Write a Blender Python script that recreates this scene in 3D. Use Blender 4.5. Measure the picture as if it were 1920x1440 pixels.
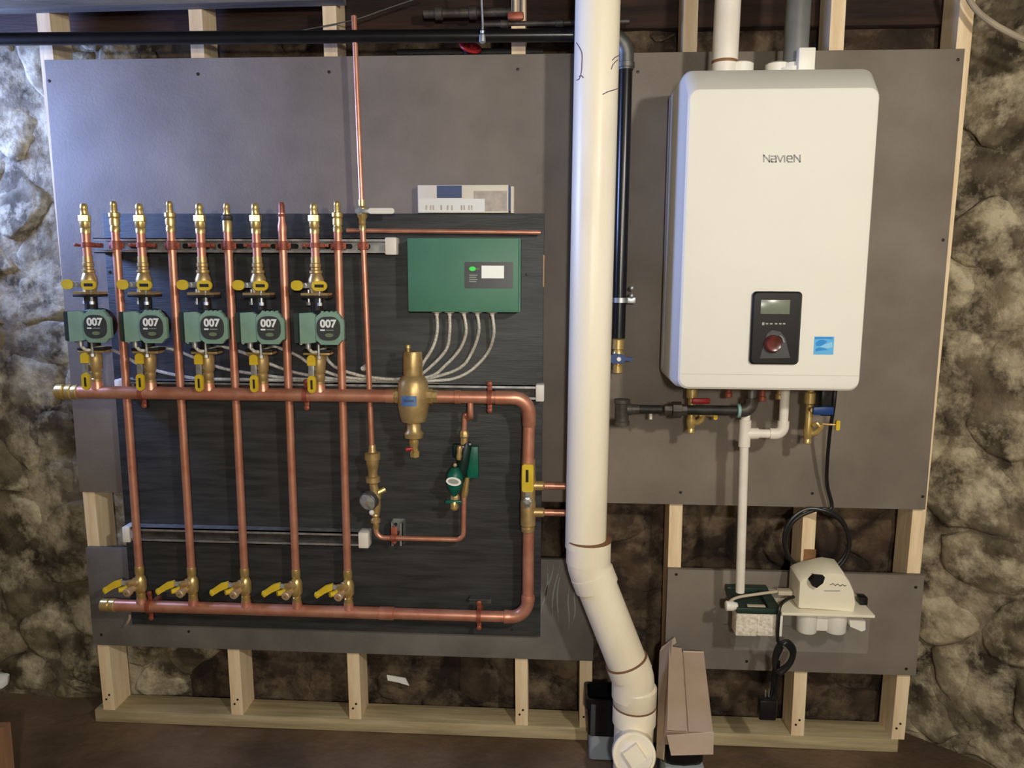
import bpy, bmesh, math, random
from mathutils import Vector, Matrix, noise
random.seed(7)
for o in list(bpy.data.objects): bpy.data.objects.remove(o)
SC = bpy.context.scene
COL = SC.collection
V = Vector

# ------------------------------------------------------------------ camera
F = 1442.0
CAM = V((0.1875, -2.1314, 0.6585))
YAW, PITCH, ROLL = 0.0576, -0.1481, -0.0038
ROT = Matrix.Rotation(YAW, 3, 'Z') @ Matrix.Rotation(PITCH, 3, 'X') @ Matrix.Rotation(ROLL, 3, 'Y')
cd = bpy.data.cameras.new('camera'); cam = bpy.data.objects.new('camera', cd); COL.objects.link(cam)
cd.sensor_fit = 'HORIZONTAL'; cd.sensor_width = 36.0; cd.lens = F / 1920 * 36
cd.clip_start = 0.02
rx, ry, rz = ROT @ V((1, 0, 0)), ROT @ V((0, 1, 0)), ROT @ V((0, 0, 1))
cam.matrix_world = Matrix(((rx.x, rz.x, -ry.x, CAM.x), (rx.y, rz.y, -ry.y, CAM.y), (rx.z, rz.z, -ry.z, CAM.z), (0, 0, 0, 1)))
SC.camera = cam

def P(u, v, Y):
    """photo pixel (1920x1440) + depth plane -> point in metres"""
    d = ROT @ V(((u - 960) / F, 1.0, (720 - v) / F))
    return CAM + d * ((Y - CAM.y) / d.y)

# ------------------------------------------------------------------ light
w = bpy.data.worlds.new('world'); SC.world = w; w.use_nodes = True
w.node_tree.nodes['Background'].inputs[0].default_value = (0.55, 0.66, 1.0, 1)
w.node_tree.nodes['Background'].inputs[1].default_value = 0.25

def lamp(name, kind, loc, energy, color, **k):
    d = bpy.data.lights.new(name, kind); d.energy = energy; d.color = color
    for a, b in k.items(): setattr(d, a, b)
    o = bpy.data.objects.new(name, d); COL.objects.link(o); o.location = loc
    return o
LAMP_POS = ((1.05, -2.10, 1.16), (0.34, -2.72, 0.80))
lamp('bulb_light', 'POINT', LAMP_POS[0], 76, (1.0, 0.95, 0.84), shadow_soft_size=0.05)
lamp('added_fill_light', 'POINT', LAMP_POS[1], 86, (1.0, 0.95, 0.84), shadow_soft_size=0.06)  # added fill light near the camera, brightens the low parts
wl = lamp('window_daylight', 'AREA', (-2.04, -0.21, 1.08), 62, (0.30, 0.45, 1.0), shape='RECTANGLE', size=0.48, size_y=0.34)
wl.rotation_euler = (V((1.0, 0.0, -0.15))).to_track_quat('-Z', 'Y').to_euler()

SC.view_settings.view_transform = 'Standard'
SC.view_settings.look = 'None'
SC.view_settings.gamma = 1.0
SC.view_settings.use_curve_mapping = False
SC.view_settings.exposure = 0.03

# ------------------------------------------------------------------ materials
MATS = {}
def s2l(c):
    return tuple(((x / 255) / 12.92 if x / 255 <= 0.04045 else ((x / 255 + 0.055) / 1.055) ** 2.4) for x in c)
def mat(name, rgb, rough=0.6, metal=0.0, var=0.12, scale=8.0, bump=0.0, bscale=None, spec=0.5, trans=0.0, emit=None,
        rgb2=None, stretch=None, rnd=0.0, detail=6.0, ior=1.45, lo=0.35, hi=0.65, alpha=1.0):
    if name in MATS: return MATS[name]
    m = bpy.data.materials.new(name); m.use_nodes = True
    nt = m.node_tree; b = nt.nodes['Principled BSDF']; L = nt.links.new
    a = s2l(rgb); c2 = s2l(rgb2) if rgb2 else tuple(max(0, x * (1 - 2 * var)) for x in a)
    if not rgb2: a = tuple(min(1, x * (1 + var)) for x in a)
    tc = nt.nodes.new('ShaderNodeTexCoord'); mp = nt.nodes.new('ShaderNodeMapping')
    L(tc.outputs['Object'], mp.inputs[0])
    if stretch: mp.inputs['Scale'].default_value = stretch
    nz = nt.nodes.new('ShaderNodeTexNoise'); nz.inputs['Scale'].default_value = scale; nz.inputs['Detail'].default_value = detail
    L(mp.outputs[0], nz.inputs['Vector'])
    rp = nt.nodes.new('ShaderNodeValToRGB'); L(nz.outputs['Fac'], rp.inputs[0])
    rp.color_ramp.elements[0].position = lo; rp.color_ramp.elements[1].position = hi
    rp.color_ramp.elements[0].color = (*c2, 1); rp.color_ramp.elements[1].color = (*a, 1)
    out = rp.outputs[0]
    if rnd > 0:
        oi = nt.nodes.new('ShaderNodeObjectInfo'); hs = nt.nodes.new('ShaderNodeHueSaturation')
        mr = nt.nodes.new('ShaderNodeMapRange'); L(oi.outputs['Random'], mr.inputs[0])
        mr.inputs[3].default_value = 1 - rnd; mr.inputs[4].default_value = 1 + rnd
        L(mr.outputs[0], hs.inputs['Value']); L(out, hs.inputs['Color']); out = hs.outputs[0]
    L(out, b.inputs['Base Color'])
    b.inputs['Roughness'].default_value = rough; b.inputs['Metallic'].default_value = metal
    b.inputs['Specular IOR Level'].default_value = spec; b.inputs['IOR'].default_value = ior
    b.inputs['Transmission Weight'].default_value = trans
    b.inputs['Alpha'].default_value = alpha
    if emit:
        b.inputs['Emission Color'].default_value = (*s2l(emit[0]), 1); b.inputs['Emission Strength'].default_value = emit[1]
    if bump > 0:
        n2 = nt.nodes.new('ShaderNodeTexNoise'); n2.inputs['Scale'].default_value = bscale or scale * 4; n2.inputs['Detail'].default_value = 5
        L(mp.outputs[0], n2.inputs['Vector'])
        bp = nt.nodes.new('ShaderNodeBump'); bp.inputs['Strength'].default_value = bump; bp.inputs['Distance'].default_value = 0.01
        L(n2.outputs['Fac'], bp.inputs['Height']); L(bp.outputs[0], b.inputs['Normal'])
    MATS[name] = m
    return m
def stone_mat(name, hi_, mid, lo_, rnd, bump):
    m = mat(name, mid, 0.93, rgb2=lo_, scale=11, bump=bump, bscale=24, rnd=rnd, lo=0.36, hi=0.62, detail=10)
    nt = m.node_tree; L = nt.links.new; b = nt.nodes['Principled BSDF']
    src = b.inputs['Base Color'].links[0].from_socket
    tc = nt.nodes['Texture Coordinate']
    n1 = nt.nodes.new('ShaderNodeTexNoise'); n1.inputs['Scale'].default_value = 8.5; n1.inputs['Detail'].default_value = 12; n1.inputs['Roughness'].default_value = 0.68
    L(tc.outputs['Object'], n1.inputs['Vector'])
    rp = nt.nodes.new('ShaderNodeValToRGB'); rp.color_ramp.elements[0].position = 0.46; rp.color_ramp.elements[1].position = 0.62
    L(n1.outputs['Fac'], rp.inputs[0])
    mx = nt.nodes.new('ShaderNodeMix'); mx.data_type = 'RGBA'; L(rp.outputs[0], mx.inputs['Factor']); L(src, mx.inputs[6]); mx.inputs[7].default_value = (*s2l(hi_), 1)
    L(mx.outputs[2], b.inputs['Base Color'])
    return m
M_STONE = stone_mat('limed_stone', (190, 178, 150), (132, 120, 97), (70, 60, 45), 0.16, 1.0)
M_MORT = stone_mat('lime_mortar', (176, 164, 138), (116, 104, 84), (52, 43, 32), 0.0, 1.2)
M_STONEB = stone_mat('shaded_brown_stone', (112, 96, 76), (78, 62, 47), (40, 29, 21), 0.25, 1.0)  # brown stone, darkened in colour for the shade behind the boards
M_MORTB = stone_mat('shaded_brown_mortar', (104, 88, 70), (62, 48, 36), (30, 22, 16), 0.0, 1.2)  # brown mortar of that stretch, same shade put into the colour
M_DIRT = mat('dirt_floor', (122, 100, 76), 0.95, rgb2=(82, 65, 47), scale=3.5, bump=0.6, bscale=30, detail=9)
M_BOARD = mat('grey_painted_board', (136, 126, 116), 0.7, rgb2=(114, 105, 96), scale=5, bump=0.08, bscale=160, lo=0.3, hi=0.7, spec=0.35)
M_BOARD2 = mat('grey_primer_board', (124, 120, 115), 0.55, rgb2=(102, 98, 94), scale=6, bump=0.08, bscale=160, spec=0.35)
M_BLACK = mat('black_painted_plywood', (66, 67, 68), 0.5, rgb2=(48, 49, 50), scale=6, stretch=(1, 1, 9), bump=0.12, bscale=26, spec=0.35)
M_STUD = mat('pine_stud', (246, 224, 188), 0.75, rgb2=(230, 202, 162), scale=7, stretch=(8, 8, 0.7), bump=0.1)
M_SILL = mat('treated_plate', (196, 180, 142), 0.8, rgb2=(160, 146, 112), scale=6, stretch=(0.7, 8, 8), bump=0.12)
M_BEAM = mat('old_dark_beam', (62, 40, 32), 0.85, rgb2=(30, 19, 15), scale=6, stretch=(0.6, 6, 6), bump=0.4)
M_JOIST = mat('grey_old_joist', (120, 116, 110), 0.85, rgb2=(84, 80, 75), scale=6, stretch=(0.6, 6, 6), bump=0.2)
M_CU = mat('copper', (226, 164, 138), 0.38, 0.6, rgb2=(208, 138, 112), scale=22, spec=0.5)
M_CUD = mat('copper_clad_clamp', (168, 96, 76), 0.5, 0.35, rgb2=(140, 74, 58), scale=30)
M_BR = mat('brass', (226, 200, 136), 0.32, 0.7, rgb2=(204, 174, 108), scale=30)
M_BRD = mat('dull_brass', (208, 180, 126), 0.4, 0.62, rgb2=(178, 150, 100), scale=30)
M_STEEL = mat('galvanized_steel', (196, 198, 198), 0.42, 0.75, rgb2=(160, 162, 163), scale=40)
M_STEELD = mat('dull_zinc', (120, 120, 118), 0.5, 0.8, scale=40)
M_YEL = mat('yellow_vinyl', (226, 196, 50), 0.5, rgb2=(206, 174, 36), scale=20)
M_INK = mat('black_ink', (30, 28, 22), 0.7)
M_IRON = mat('black_iron', (48, 46, 45), 0.55, 0.3, rgb2=(32, 31, 30), scale=30, bump=0.1)
M_IRONG = mat('greased_iron_strut_shade', (86, 80, 74), 0.5, 0.4, rgb2=(60, 55, 51), scale=30, bump=0.1)
M_PIPEB = mat('black_pipe_paint', (22, 22, 24), 0.28, scale=20, spec=0.6)
M_PVC = mat('cream_pvc', (250, 240, 216), 0.36, rgb2=(236, 223, 196), scale=9, stretch=(1, 1, 0.35), lo=0.25, hi=0.55)
M_PVCW = mat('white_pvc', (236, 230, 220), 0.4, rgb2=(222, 215, 203), scale=14)
M_SEAM = mat('brown_joint_cement', (134, 96, 66), 0.6)
M_GREYP = mat('grey_cpvc', (112, 114, 114), 0.4, scale=12)
M_WHITE = mat('white_enamel', (224, 221, 212), 0.55, var=0.015, scale=3, spec=0.4)
M_WHITES = mat('beige_sheet_metal', (196, 188, 178), 0.45, var=0.03)
M_WPL = mat('white_plastic', (236, 232, 222), 0.45, var=0.03)
M_BPL = mat('black_plastic', (26, 26, 28), 0.3, var=0.1)
M_GPL = mat('dark_grey_plastic', (70, 72, 74), 0.35, var=0.1)
M_LCD = mat('lcd_glass', (120, 128, 112), 0.25, var=0.08, scale=30)
M_KNOB = mat('dark_red_knob', (96, 44, 38), 0.25, var=0.2, scale=40)
M_PUMPG = mat('sage_green_housing', (136, 168, 150), 0.45, rgb2=(124, 155, 138), scale=20)
M_PUMPD = mat('dark_green_housing', (44, 58, 56), 0.45, var=0.1)
M_BADGE = mat('charcoal_badge', (56, 60, 60), 0.5, var=0.05)
M_PRINT = mat('white_print', (236, 238, 236), 0.6, var=0.02)
M_PRINTG = mat('grey_print', (150, 156, 150), 0.6, var=0.05)
M_OLIVE = mat('olive_print', (112, 124, 92), 0.6, var=0.05)
M_BOXG = mat('control_box_green', (80, 132, 108), 0.5, rgb2=(74, 124, 101), scale=9)
M_GRN = mat('valve_green', (10, 104, 84), 0.4, rgb2=(6, 84, 68), scale=25)
M_GRND = mat('dark_valve_green', (10, 44, 38), 0.45, var=0.15)
M_LED = mat('green_led', (40, 180, 60), 0.5, emit=((60, 210, 80), 0.6))
M_SCR = mat('lit_screen', (220, 222, 214), 0.4, var=0.01, emit=((215, 216, 206), 0.35))
M_CABLE = mat('armored_cable', (232, 228, 218), 0.45, 0.15, rgb2=(186, 181, 170), scale=3, stretch=(60, 60, 60))
M_CORD = mat('black_cord', (24, 24, 25), 0.4, var=0.1)
M_RED = mat('red_enamel', (176, 40, 44), 0.45, var=0.1)
M_BLUE = mat('blue_enamel', (28, 62, 124), 0.4, var=0.1)
M_LBLUE = mat('label_blue', (96, 130, 176), 0.5, rgb2=(74, 108, 160), scale=60)
M_SKY1 = mat('sticker_blue', (92, 172, 226), 0.45, var=0.04)
M_SKY0 = mat('sticker_deep_blue', (34, 134, 208), 0.45, var=0.04)
M_PLANK = mat('brown_plank', (150, 112, 84), 0.85, var=0.12, scale=5, stretch=(6, 6, 0.7))
M_KNOT = mat('brown_knot', (150, 108, 68), 0.8, var=0.15, scale=20)
M_CREAM = mat('cream_plastic', (238, 231, 208), 0.45, var=0.02)
M_SKY2 = mat('sticker_pale_blue', (134, 196, 232), 0.45, var=0.04)
M_NAVY = mat('box_blue_print', (74, 88, 128), 0.6, var=0.06)
M_PAPER = mat('white_carton', (228, 220, 206), 0.7, var=0.03)
M_PAPER2 = mat('grey_carton_print', (190, 180, 168), 0.7, var=0.1, scale=50)
M_CARD = mat('kraft_cardboard', (178, 156, 136), 0.85, rgb2=(164, 142, 122), scale=6)
M_CARDL = mat('pale_cardboard', (208, 186, 168), 0.85, var=0.05)
M_WOODCHIP = mat('bare_plywood_edge', (196, 158, 112), 0.8, var=0.1)
M_TEAL = mat('pale_thread_sealant', (140, 176, 178), 0.6, var=0.1)
M_PINK = mat('tan_cap', (206, 178, 146), 0.5, 0.5, var=0.1)
M_GLASS = mat('clear_plastic', (236, 236, 228), 0.12, var=0.0, alpha=0.03)
M_GAUGE = mat('cloudy_gauge_lens', (150, 150, 146), 0.3, var=0.2, scale=60)
M_MEDIA = mat('marble_chips', (244, 236, 222), 0.85, rgb2=(206, 194, 178), scale=120, bump=0.4, bscale=150)
M_GREENP = mat('bottle_green_plastic', (38, 60, 50), 0.4, var=0.15)
M_BEIGE = mat('beige_plastic', (198, 184, 164), 0.5, var=0.05)
M_PENCIL = mat('violet_marker', (104, 84, 104), 0.7)
M_ROPE = mat('grey_cable_sheath', (176, 162, 140), 0.6, var=0.1)
M_SCREW = mat('dark_screw', (58, 52, 46), 0.5, 0.5)
M_BAG = mat('black_bag_plastic', (20, 20, 22), 0.3, var=0.2, bump=0.5, bscale=12)
M_TOTEG = mat('pale_grey_plastic', (150, 158, 164), 0.5, var=0.05)
M_WINGL = mat('window_glass', (235, 240, 245), 0.05, var=0.0, alpha=0.08)

# ------------------------------------------------------------------ mesh builder
def frame(d):
    d = V(d).normalized()
    a = V((0, 0, 1)) if abs(d.z) < 0.95 else V((1, 0, 0))
    x = a.cross(d).normalized(); y = d.cross(x).normalized()
    return x, y, d
ORG = {}
def catmull(pts, n=6):
    pts = [V(p) for p in pts]
    if len(pts) < 3: return pts
    out = []
    q = [pts[0] * 2 - pts[1]] + pts + [pts[-1] * 2 - pts[-2]]
    for i in range(1, len(q) - 2):
        a, b, c, d = q[i - 1], q[i], q[i + 1], q[i + 2]
        for k in range(n):
            t = k / n
            out.append(0.5 * ((2 * b) + (c - a) * t + (2 * a - 5 * b + 4 * c - d) * t * t + (3 * b - a - 3 * c + d) * t ** 3))
    out.append(pts[-1])
    return out
class MB:
    def __init__(s): s.v = []; s.f = []
    def add(s, vs, fs):
        b = len(s.v); s.v += [V(p) for p in vs]; s.f += [tuple(b + i for i in q) for q in fs]; return s
    def hexa(s, c8):
        return s.add(c8, [(0, 3, 2, 1), (4, 5, 6, 7), (0, 1, 5, 4), (1, 2, 6, 5), (2, 3, 7, 6), (3, 0, 4, 7)])
    def box(s, x0, x1, y0, y1, z0, z1, bev=0.0, seg=2):
        if bev <= 0:
            return s.hexa([(x0, y0, z0), (x1, y0, z0), (x1, y1, z0), (x0, y1, z0), (x0, y0, z1), (x1, y0, z1), (x1, y1, z1), (x0, y1, z1)])
        bm = bmesh.new(); bmesh.ops.create_cube(bm, size=1)
        for v in bm.verts: v.co = ((x0 + x1) / 2 + v.co.x * (x1 - x0), (y0 + y1) / 2 + v.co.y * (y1 - y0), (z0 + z1) / 2 + v.co.z * (z1 - z0))
        bev = min(bev, 0.49 * min(x1 - x0, y1 - y0, z1 - z0))
        bmesh.ops.bevel(bm, geom=list(bm.edges), offset=bev, segments=seg, profile=0.5, affect='EDGES')
        bm.verts.index_update()
        s.add([v.co.copy() for v in bm.verts], [tuple(v.index for v in f.verts) for f in bm.faces]); bm.free()
        return s
    def lathe(s, o, d, prof, seg=20, flat=None):
        o = V(o); x, y, d = frame(d); vs = []; fs = []
        for (t, r) in prof:
            for k in range(seg):
                a = 2 * math.pi * k / seg
                vs.append(o + d * t + (x * math.cos(a) + y * math.sin(a)) * r)
        n = len(prof)
        for i in range(n - 1):
            for k in range(seg):
                k2 = (k + 1) % seg
                fs.append((i * seg + k, i * seg + k2, (i + 1) * seg + k2, (i + 1) * seg + k))
        fs.append(tuple(reversed(range(seg)))); fs.append(tuple((n - 1) * seg + k for k in range(seg)))
        return s.add(vs, fs)
    def cyl(s, p0, p1, r, r1=None, seg=20):
        p0 = V(p0); p1 = V(p1); L = (p1 - p0).length
        return s.lathe(p0, p1 - p0, [(0, r), (L, r if r1 is None else r1)], seg)
    def tube(s, pts, r, seg=10, n=6, closed=False, smooth=True):
        pts = catmull(pts, n) if smooth else [V(p) for p in pts]
        vs = []; fs = []; m = len(pts)
        up = None
        for i, p in enumerate(pts):
            t = (pts[min(i + 1, m - 1)] - pts[max(i - 1, 0)]).normalized()
            if up is None: up = frame(t)[0]
            up = (up - t * up.dot(t)).normalized(); y = t.cross(up)
            rr = r[i] if isinstance(r, (list, tuple)) else r
            for k in range(seg):
                a = 2 * math.pi * k / seg
                vs.append(p + (up * math.cos(a) + y * math.sin(a)) * rr)
        for i in range(m - 1):
            for k in range(seg):
                k2 = (k + 1) % seg
                fs.append((i * seg + k, i * seg + k2, (i + 1) * seg + k2, (i + 1) * seg + k))
        fs.append(tuple(reversed(range(seg)))); fs.append(tuple((m - 1) * seg + k for k in range(seg)))
        return s.add(vs, fs)
    def ball(s, c, r, seg=14, rings=8):
        c = V(c); r = V((r, r, r)) if not hasattr(r, '__len__') else V(r)
        vs = [c + V((0, 0, -r.z))]; fs = []
        for i in range(1, rings):
            a = math.pi * i / rings
            for k in range(seg):
                b = 2 * math.pi * k / seg
                vs.append(c + V((r.x * math.sin(a) * math.cos(b), r.y * math.sin(a) * math.sin(b), -r.z * math.cos(a))))
        vs.append(c + V((0, 0, r.z)))
        for k in range(seg): fs.append((0, 1 + (k + 1) % seg, 1 + k))
        for i in range(rings - 2):
            for k in range(seg):
                k2 = (k + 1) % seg
                fs.append((1 + i * seg + k, 1 + i * seg + k2, 1 + (i + 1) * seg + k2, 1 + (i + 1) * seg + k))
        e = len(vs) - 1; b0 = 1 + (rings - 2) * seg
        for k in range(seg): fs.append((e, b0 + k, b0 + (k + 1) % seg))
        return s.add(vs, fs)
    def prism(s, pts, y0, y1):
        """polygon in XZ, extruded along Y"""
        n = len(pts)
        ar = sum(pts[i][0] * pts[(i + 1) % n][1] - pts[(i + 1) % n][0] * pts[i][1] for i in range(n))
        if ar < 0: pts = list(reversed(pts))
        vs = [(x, y0, z) for x, z in pts] + [(x, y1, z) for x, z in pts]
        fs = [tuple(range(n)), tuple(reversed(range(n, 2 * n)))]
        fs += [(i, i + n, (i + 1) % n + n, (i + 1) % n) for i in range(n)]
        return s.add(vs, fs)
    def loft(s, secs):
        """list of equal-length rings, closed ends"""
        n = len(secs[0]); vs = [p for r in secs for p in r]; fs = []
        for i in range(len(secs) - 1):
            for k in range(n):
                k2 = (k + 1) % n
                fs.append((i * n + k, i * n + k2, (i + 1) * n + k2, (i + 1) * n + k))
        fs.append(tuple(reversed(range(n)))); fs.append(tuple((len(secs) - 1) * n + k for k in range(n)))
        return s.add(vs, fs)
    def build(s, name, m, parent=None, smooth=True, ang=35, org=None):
        base = V(org) if org is not None else (ORG.get(parent.name, V((0, 0, 0))) if parent else V((0, 0, 0)))
        me = bpy.data.meshes.new(name)
        me.from_pydata([tuple(p - base) for p in s.v], [], s.f)
        bm = bmesh.new(); bm.from_mesh(me); bmesh.ops.recalc_face_normals(bm, faces=list(bm.faces)); bm.to_mesh(me); bm.free()
        me.materials.append(m)
        if smooth:
            me.polygons.foreach_set('use_smooth', [True] * len(me.polygons))
            me.set_sharp_from_angle(angle=math.radians(ang))
        o = bpy.data.objects.new(name, me); COL.objects.link(o)
        if parent: o.parent = parent; ORG[o.name] = base
        elif org is not None: o.location = base; ORG[o.name] = base
        return o
def rrect(x0, x1, z0, z1, r, seg=5):
    out = []
    for cx, cz, a0 in ((x1 - r, z1 - r, 0), (x0 + r, z1 - r, 90), (x0 + r, z0 + r, 180), (x1 - r, z0 + r, 270)):
        for k in range(seg + 1):
            a = math.radians(a0 + 90 * k / seg); out.append((cx + r * math.cos(a), cz + r * math.sin(a)))
    return out
def tag(o, label, cat, group=None):
    o['label'] = label; o['category'] = cat
    if group: o['group'] = group
    return o
def thing(name, label, cat, loc=(0, 0, 0), group=None):
    o = bpy.data.objects.new(name, None); COL.objects.link(o); o.location = loc; o.empty_display_size = 0.03
    ORG[o.name] = V(loc); tag(o, label, cat, group)
    return o
def struct(o): o['kind'] = 'structure'; return o
def copy_tree(root, loc, label, group=None):
    r = root.copy(); COL.objects.link(r); r.location = loc; r['label'] = label
    ORG[r.name] = V(loc)
    for ch in list(root.children):
        c = ch.copy(); COL.objects.link(c); c.parent = r
        for g in list(ch.children):
            d = g.copy(); COL.objects.link(d); d.parent = c
    return r
def textmesh(txt, size, m, name, parent, at, bold=0.0, normal_y=-1, shear=0.0, sx=1.0):
    """flat lettering in the XZ plane, centred at `at`, facing -Y (thin solid letters)"""
    cu = bpy.data.curves.new('lettering', 'FONT'); cu.body = txt; cu.size = size; cu.align_x = 'CENTER'; cu.align_y = 'CENTER'
    cu.offset = bold; cu.extrude = 0.0004; cu.shear = shear
    o = bpy.data.objects.new('lettering', cu); COL.objects.link(o)
    dg = bpy.context.evaluated_depsgraph_get(); me = bpy.data.meshes.new_from_object(o.evaluated_get(dg))
    bpy.data.objects.remove(o); bpy.data.curves.remove(cu)
    base = ORG.get(parent.name, V((0, 0, 0)))
    at = V(at) - base
    for v in me.vertices:
        x, y, z = v.co; v.co = V((at.x + x * sx, at.y - z, at.z + y))
    me.materials.clear(); me.materials.append(m)
    q = bpy.data.objects.new(name, me); COL.objects.link(q); q.parent = parent
    return q

# ================================================================== the place
FZ = -0.745      # floor
CZ = 1.52        # underside of the floor above
BW = 0.17        # face of the stone wall behind the studs

# floor
mb = MB(); nx, ny = 60, 60
def gx(i): return -2.0 + 4.2 * i / nx
def gy(j): return -3.7 + 4.1 * j / ny
for j in range(ny + 1):
    for i in range(nx + 1):
        x, y = gx(i), gy(j)
        mb.v.append(V((x, y, FZ - 0.004 + 0.006 * noise.noise(V((x * 3, y * 3, 0))) - 0.004 * abs(noise.noise(V((x * 9, y * 9, 4)))))))
for j in range(ny):
    for i in range(nx):
        a = j * (nx + 1) + i; mb.f.append((a, a + 1, a + nx + 2, a + nx + 1))
struct(mb.build('floor', M_DIRT, ang=180))

def voronoi(u0, u1, z0, z1, su, sz, seed):
    rnd = random.Random(seed); pts = []
    rows = max(1, round((z1 - z0) / sz))
    for j in range(-1, rows + 1):
        n = max(1, round((u1 - u0) / su))
        for i in range(-1, n + 1):
            pts.append((u0 + (i + 0.5 + (0.5 if j % 2 else 0) + rnd.uniform(-0.36, 0.36)) * (u1 - u0) / n,
                        z0 + (j + 0.5 + rnd.uniform(-0.32, 0.32)) * (z1 - z0) / rows))
    cells = []
    for k, (px, pz) in enumerate(pts):
        poly = [(u0, z0), (u1, z0), (u1, z1), (u0, z1)]
        for q, (qx, qz) in enumerate(pts):
            if q == k or abs(qx - px) > 4 * su or abs(qz - pz) > 4 * sz: continue
            mx, mz, nx_, nz_ = (px + qx) / 2, (pz + qz) / 2, qx - px, qz - pz
            out = []
            for i in range(len(poly)):
                a, b = poly[i], poly[(i + 1) % len(poly)]
                da = (a[0] - mx) * nx_ + (a[1] - mz) * nz_; db = (b[0] - mx) * nx_ + (b[1] - mz) * nz_
                if da <= 0: out.append(a)
                if da * db < 0:
                    t = da / (da - db); out.append((a[0] + (b[0] - a[0]) * t, a[1] + (b[1] - a[1]) * t))
            poly = out
            if len(poly) < 3: break
        if len(poly) >= 3: cells.append(poly)
    return cells
def stones(o, du, nrm, u1, z0, z1, parent, su=0.25, sz=0.15, seed=1, proud=0.024, mt=None):
    """rubble stones on a wall running from o along du; nrm points into the room"""
    o = V(o); du = V(du).normalized(); nrm = V(nrm).normalized(); rnd = random.Random(seed + 50)
    for poly in voronoi(0, u1, z0, z1, su, sz, seed):
        cx = sum(p[0] for p in poly) / len(poly); cz = sum(p[1] for p in poly) / len(poly)
        rad = max(math.hypot(p[0] - cx, p[1] - cz) for p in poly)
        if rad < 0.035: continue
        k = max(0.6, 1 - 0.006 / rad)
        poly = [(cx + (p[0] - cx) * k, cz + (p[1] - cz) * k) for p in poly]
        poly = [q for i in range(len(poly)) for q in (
            (poly[i][0] * .82 + poly[(i + 1) % len(poly)][0] * .18, poly[i][1] * .82 + poly[(i + 1) % len(poly)][1] * .18),
            (poly[i][0] * .18 + poly[(i + 1) % len(poly)][0] * .82, poly[i][1] * .18 + poly[(i + 1) % len(poly)][1] * .82))]
        ln = [math.hypot(poly[(i + 1) % len(poly)][0] - poly[i][0], poly[(i + 1) % len(poly)][1] - poly[i][1]) for i in range(len(poly))]
        tot = sum(ln); n = 26; res = []; i = 0; acc = 0.0
        for k in range(n):
            s_ = tot * k / n
            while acc + ln[i] < s_: acc += ln[i]; i += 1
            f = (s_ - acc) / max(ln[i], 1e-9); p_, q_ = poly[i], poly[(i + 1) % len(poly)]
            res.append((p_[0] + (q_[0] - p_[0]) * f, p_[1] + (q_[1] - p_[1]) * f))
        poly = res
        d = proud * rnd.uniform(0.4, 1.2); sd = rnd.uniform(0, 100)
        tx, tz = rnd.uniform(-0.16, 0.16), rnd.uniform(-0.16, 0.16)
        m = MB(); rings = ((1.02, -0.9), (1.0, 0.1), (0.95, 0.62), (0.84, 0.86), (0.6, 0.97), (0.3, 1.0))
        for sc, h in rings:
            for (pu, pz) in poly:
                uu, zz = cx + (pu - cx) * sc, cz + (pz - cz) * sc
                hh = h * d + (tx * (uu - cx) + tz * (zz - cz)) * (h > 0)
                p = o + du * uu + V((0, 0, zz)) + nrm * hh
                if h > 0:
                    q = p * 9 + V((sd, 0, 0)); r3 = noise.noise(q * 2.7) * 0.5 + noise.noise(q * 5.5) * 0.25
                    p = p + nrm * min(0.014, 0.013 * (noise.noise(q) + r3)) + du * 0.016 * (noise.noise(q * 1.3) + r3) + V((0, 0, 0.016 * (noise.noise(q * 1.7) + r3)))
                m.v.append(p)
        m.v.append(o + du * cx + V((0, 0, cz)) + nrm * d)
        R_n = len(rings)
        for r in range(R_n - 1):
            for i in range(n):
                i2 = (i + 1) % n; m.f.append((r * n + i, r * n + i2, (r + 1) * n + i2, (r + 1) * n + i))
        for i in range(n): m.f.append(((R_n - 1) * n + i, (R_n - 1) * n + (i + 1) % n, R_n * n))
        wx = (o + du * cx).x
        m.build('stone', mt(wx) if mt else M_STONE, parent, ang=80)
def wall_grid(name, path, z0, z1, m, step=0.04, amp=0.022):
    """mortar bed with a wavy face, 0.2 m thick"""
    mb = MB(); pts = []
    for a, b in zip(path[:-1], path[1:]):
        a = V((*a, 0)); b = V((*b, 0)); k = max(1, int((b - a).length / step))
        t = (b - a).normalized(); nr = V((t.y, -t.x, 0))
        for i in range(k + 1): pts.append((a.lerp(b, i / k), nr))
    nz = int((z1 - z0) / step); n = len(pts)
    for j in range(nz + 1):
        z = z0 + (z1 - z0) * j / nz
        for p, nr in pts:
            q = V((p.x, p.y, z)); mb.v.append(q + nr * (amp * noise.noise(q * 6) + 0.5 * amp * noise.noise(q * 17)))
    for j in range(nz):
        for i in range(n - 1):
            a = j * n + i; mb.f.append((a, a + 1, a + n + 1, a + n))
    base = len(mb.v)
    for z in (z0, z1):
        for p, nr in pts: mb.v.append(V((p.x, p.y, z)) - nr * 0.2)
    for i in range(n - 1):
        mb.f.append((base + i, base + i + 1, base + n + i + 1, base + n + i))
        mb.f.append((nz * n + i, nz * n + i + 1, base + n + i + 1, base + n + i))
        mb.f.append((i, i + 1, base + i + 1, base + i))
    return struct(mb.build(name, m, ang=60))
TOPS = 1.315
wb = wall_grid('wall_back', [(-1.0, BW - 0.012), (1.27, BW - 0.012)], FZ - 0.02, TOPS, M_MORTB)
wall_grid('wall_back', [(-1.85, BW - 0.012), (-1.0, BW - 0.012)], FZ - 0.02, TOPS, M_MORT)
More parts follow.
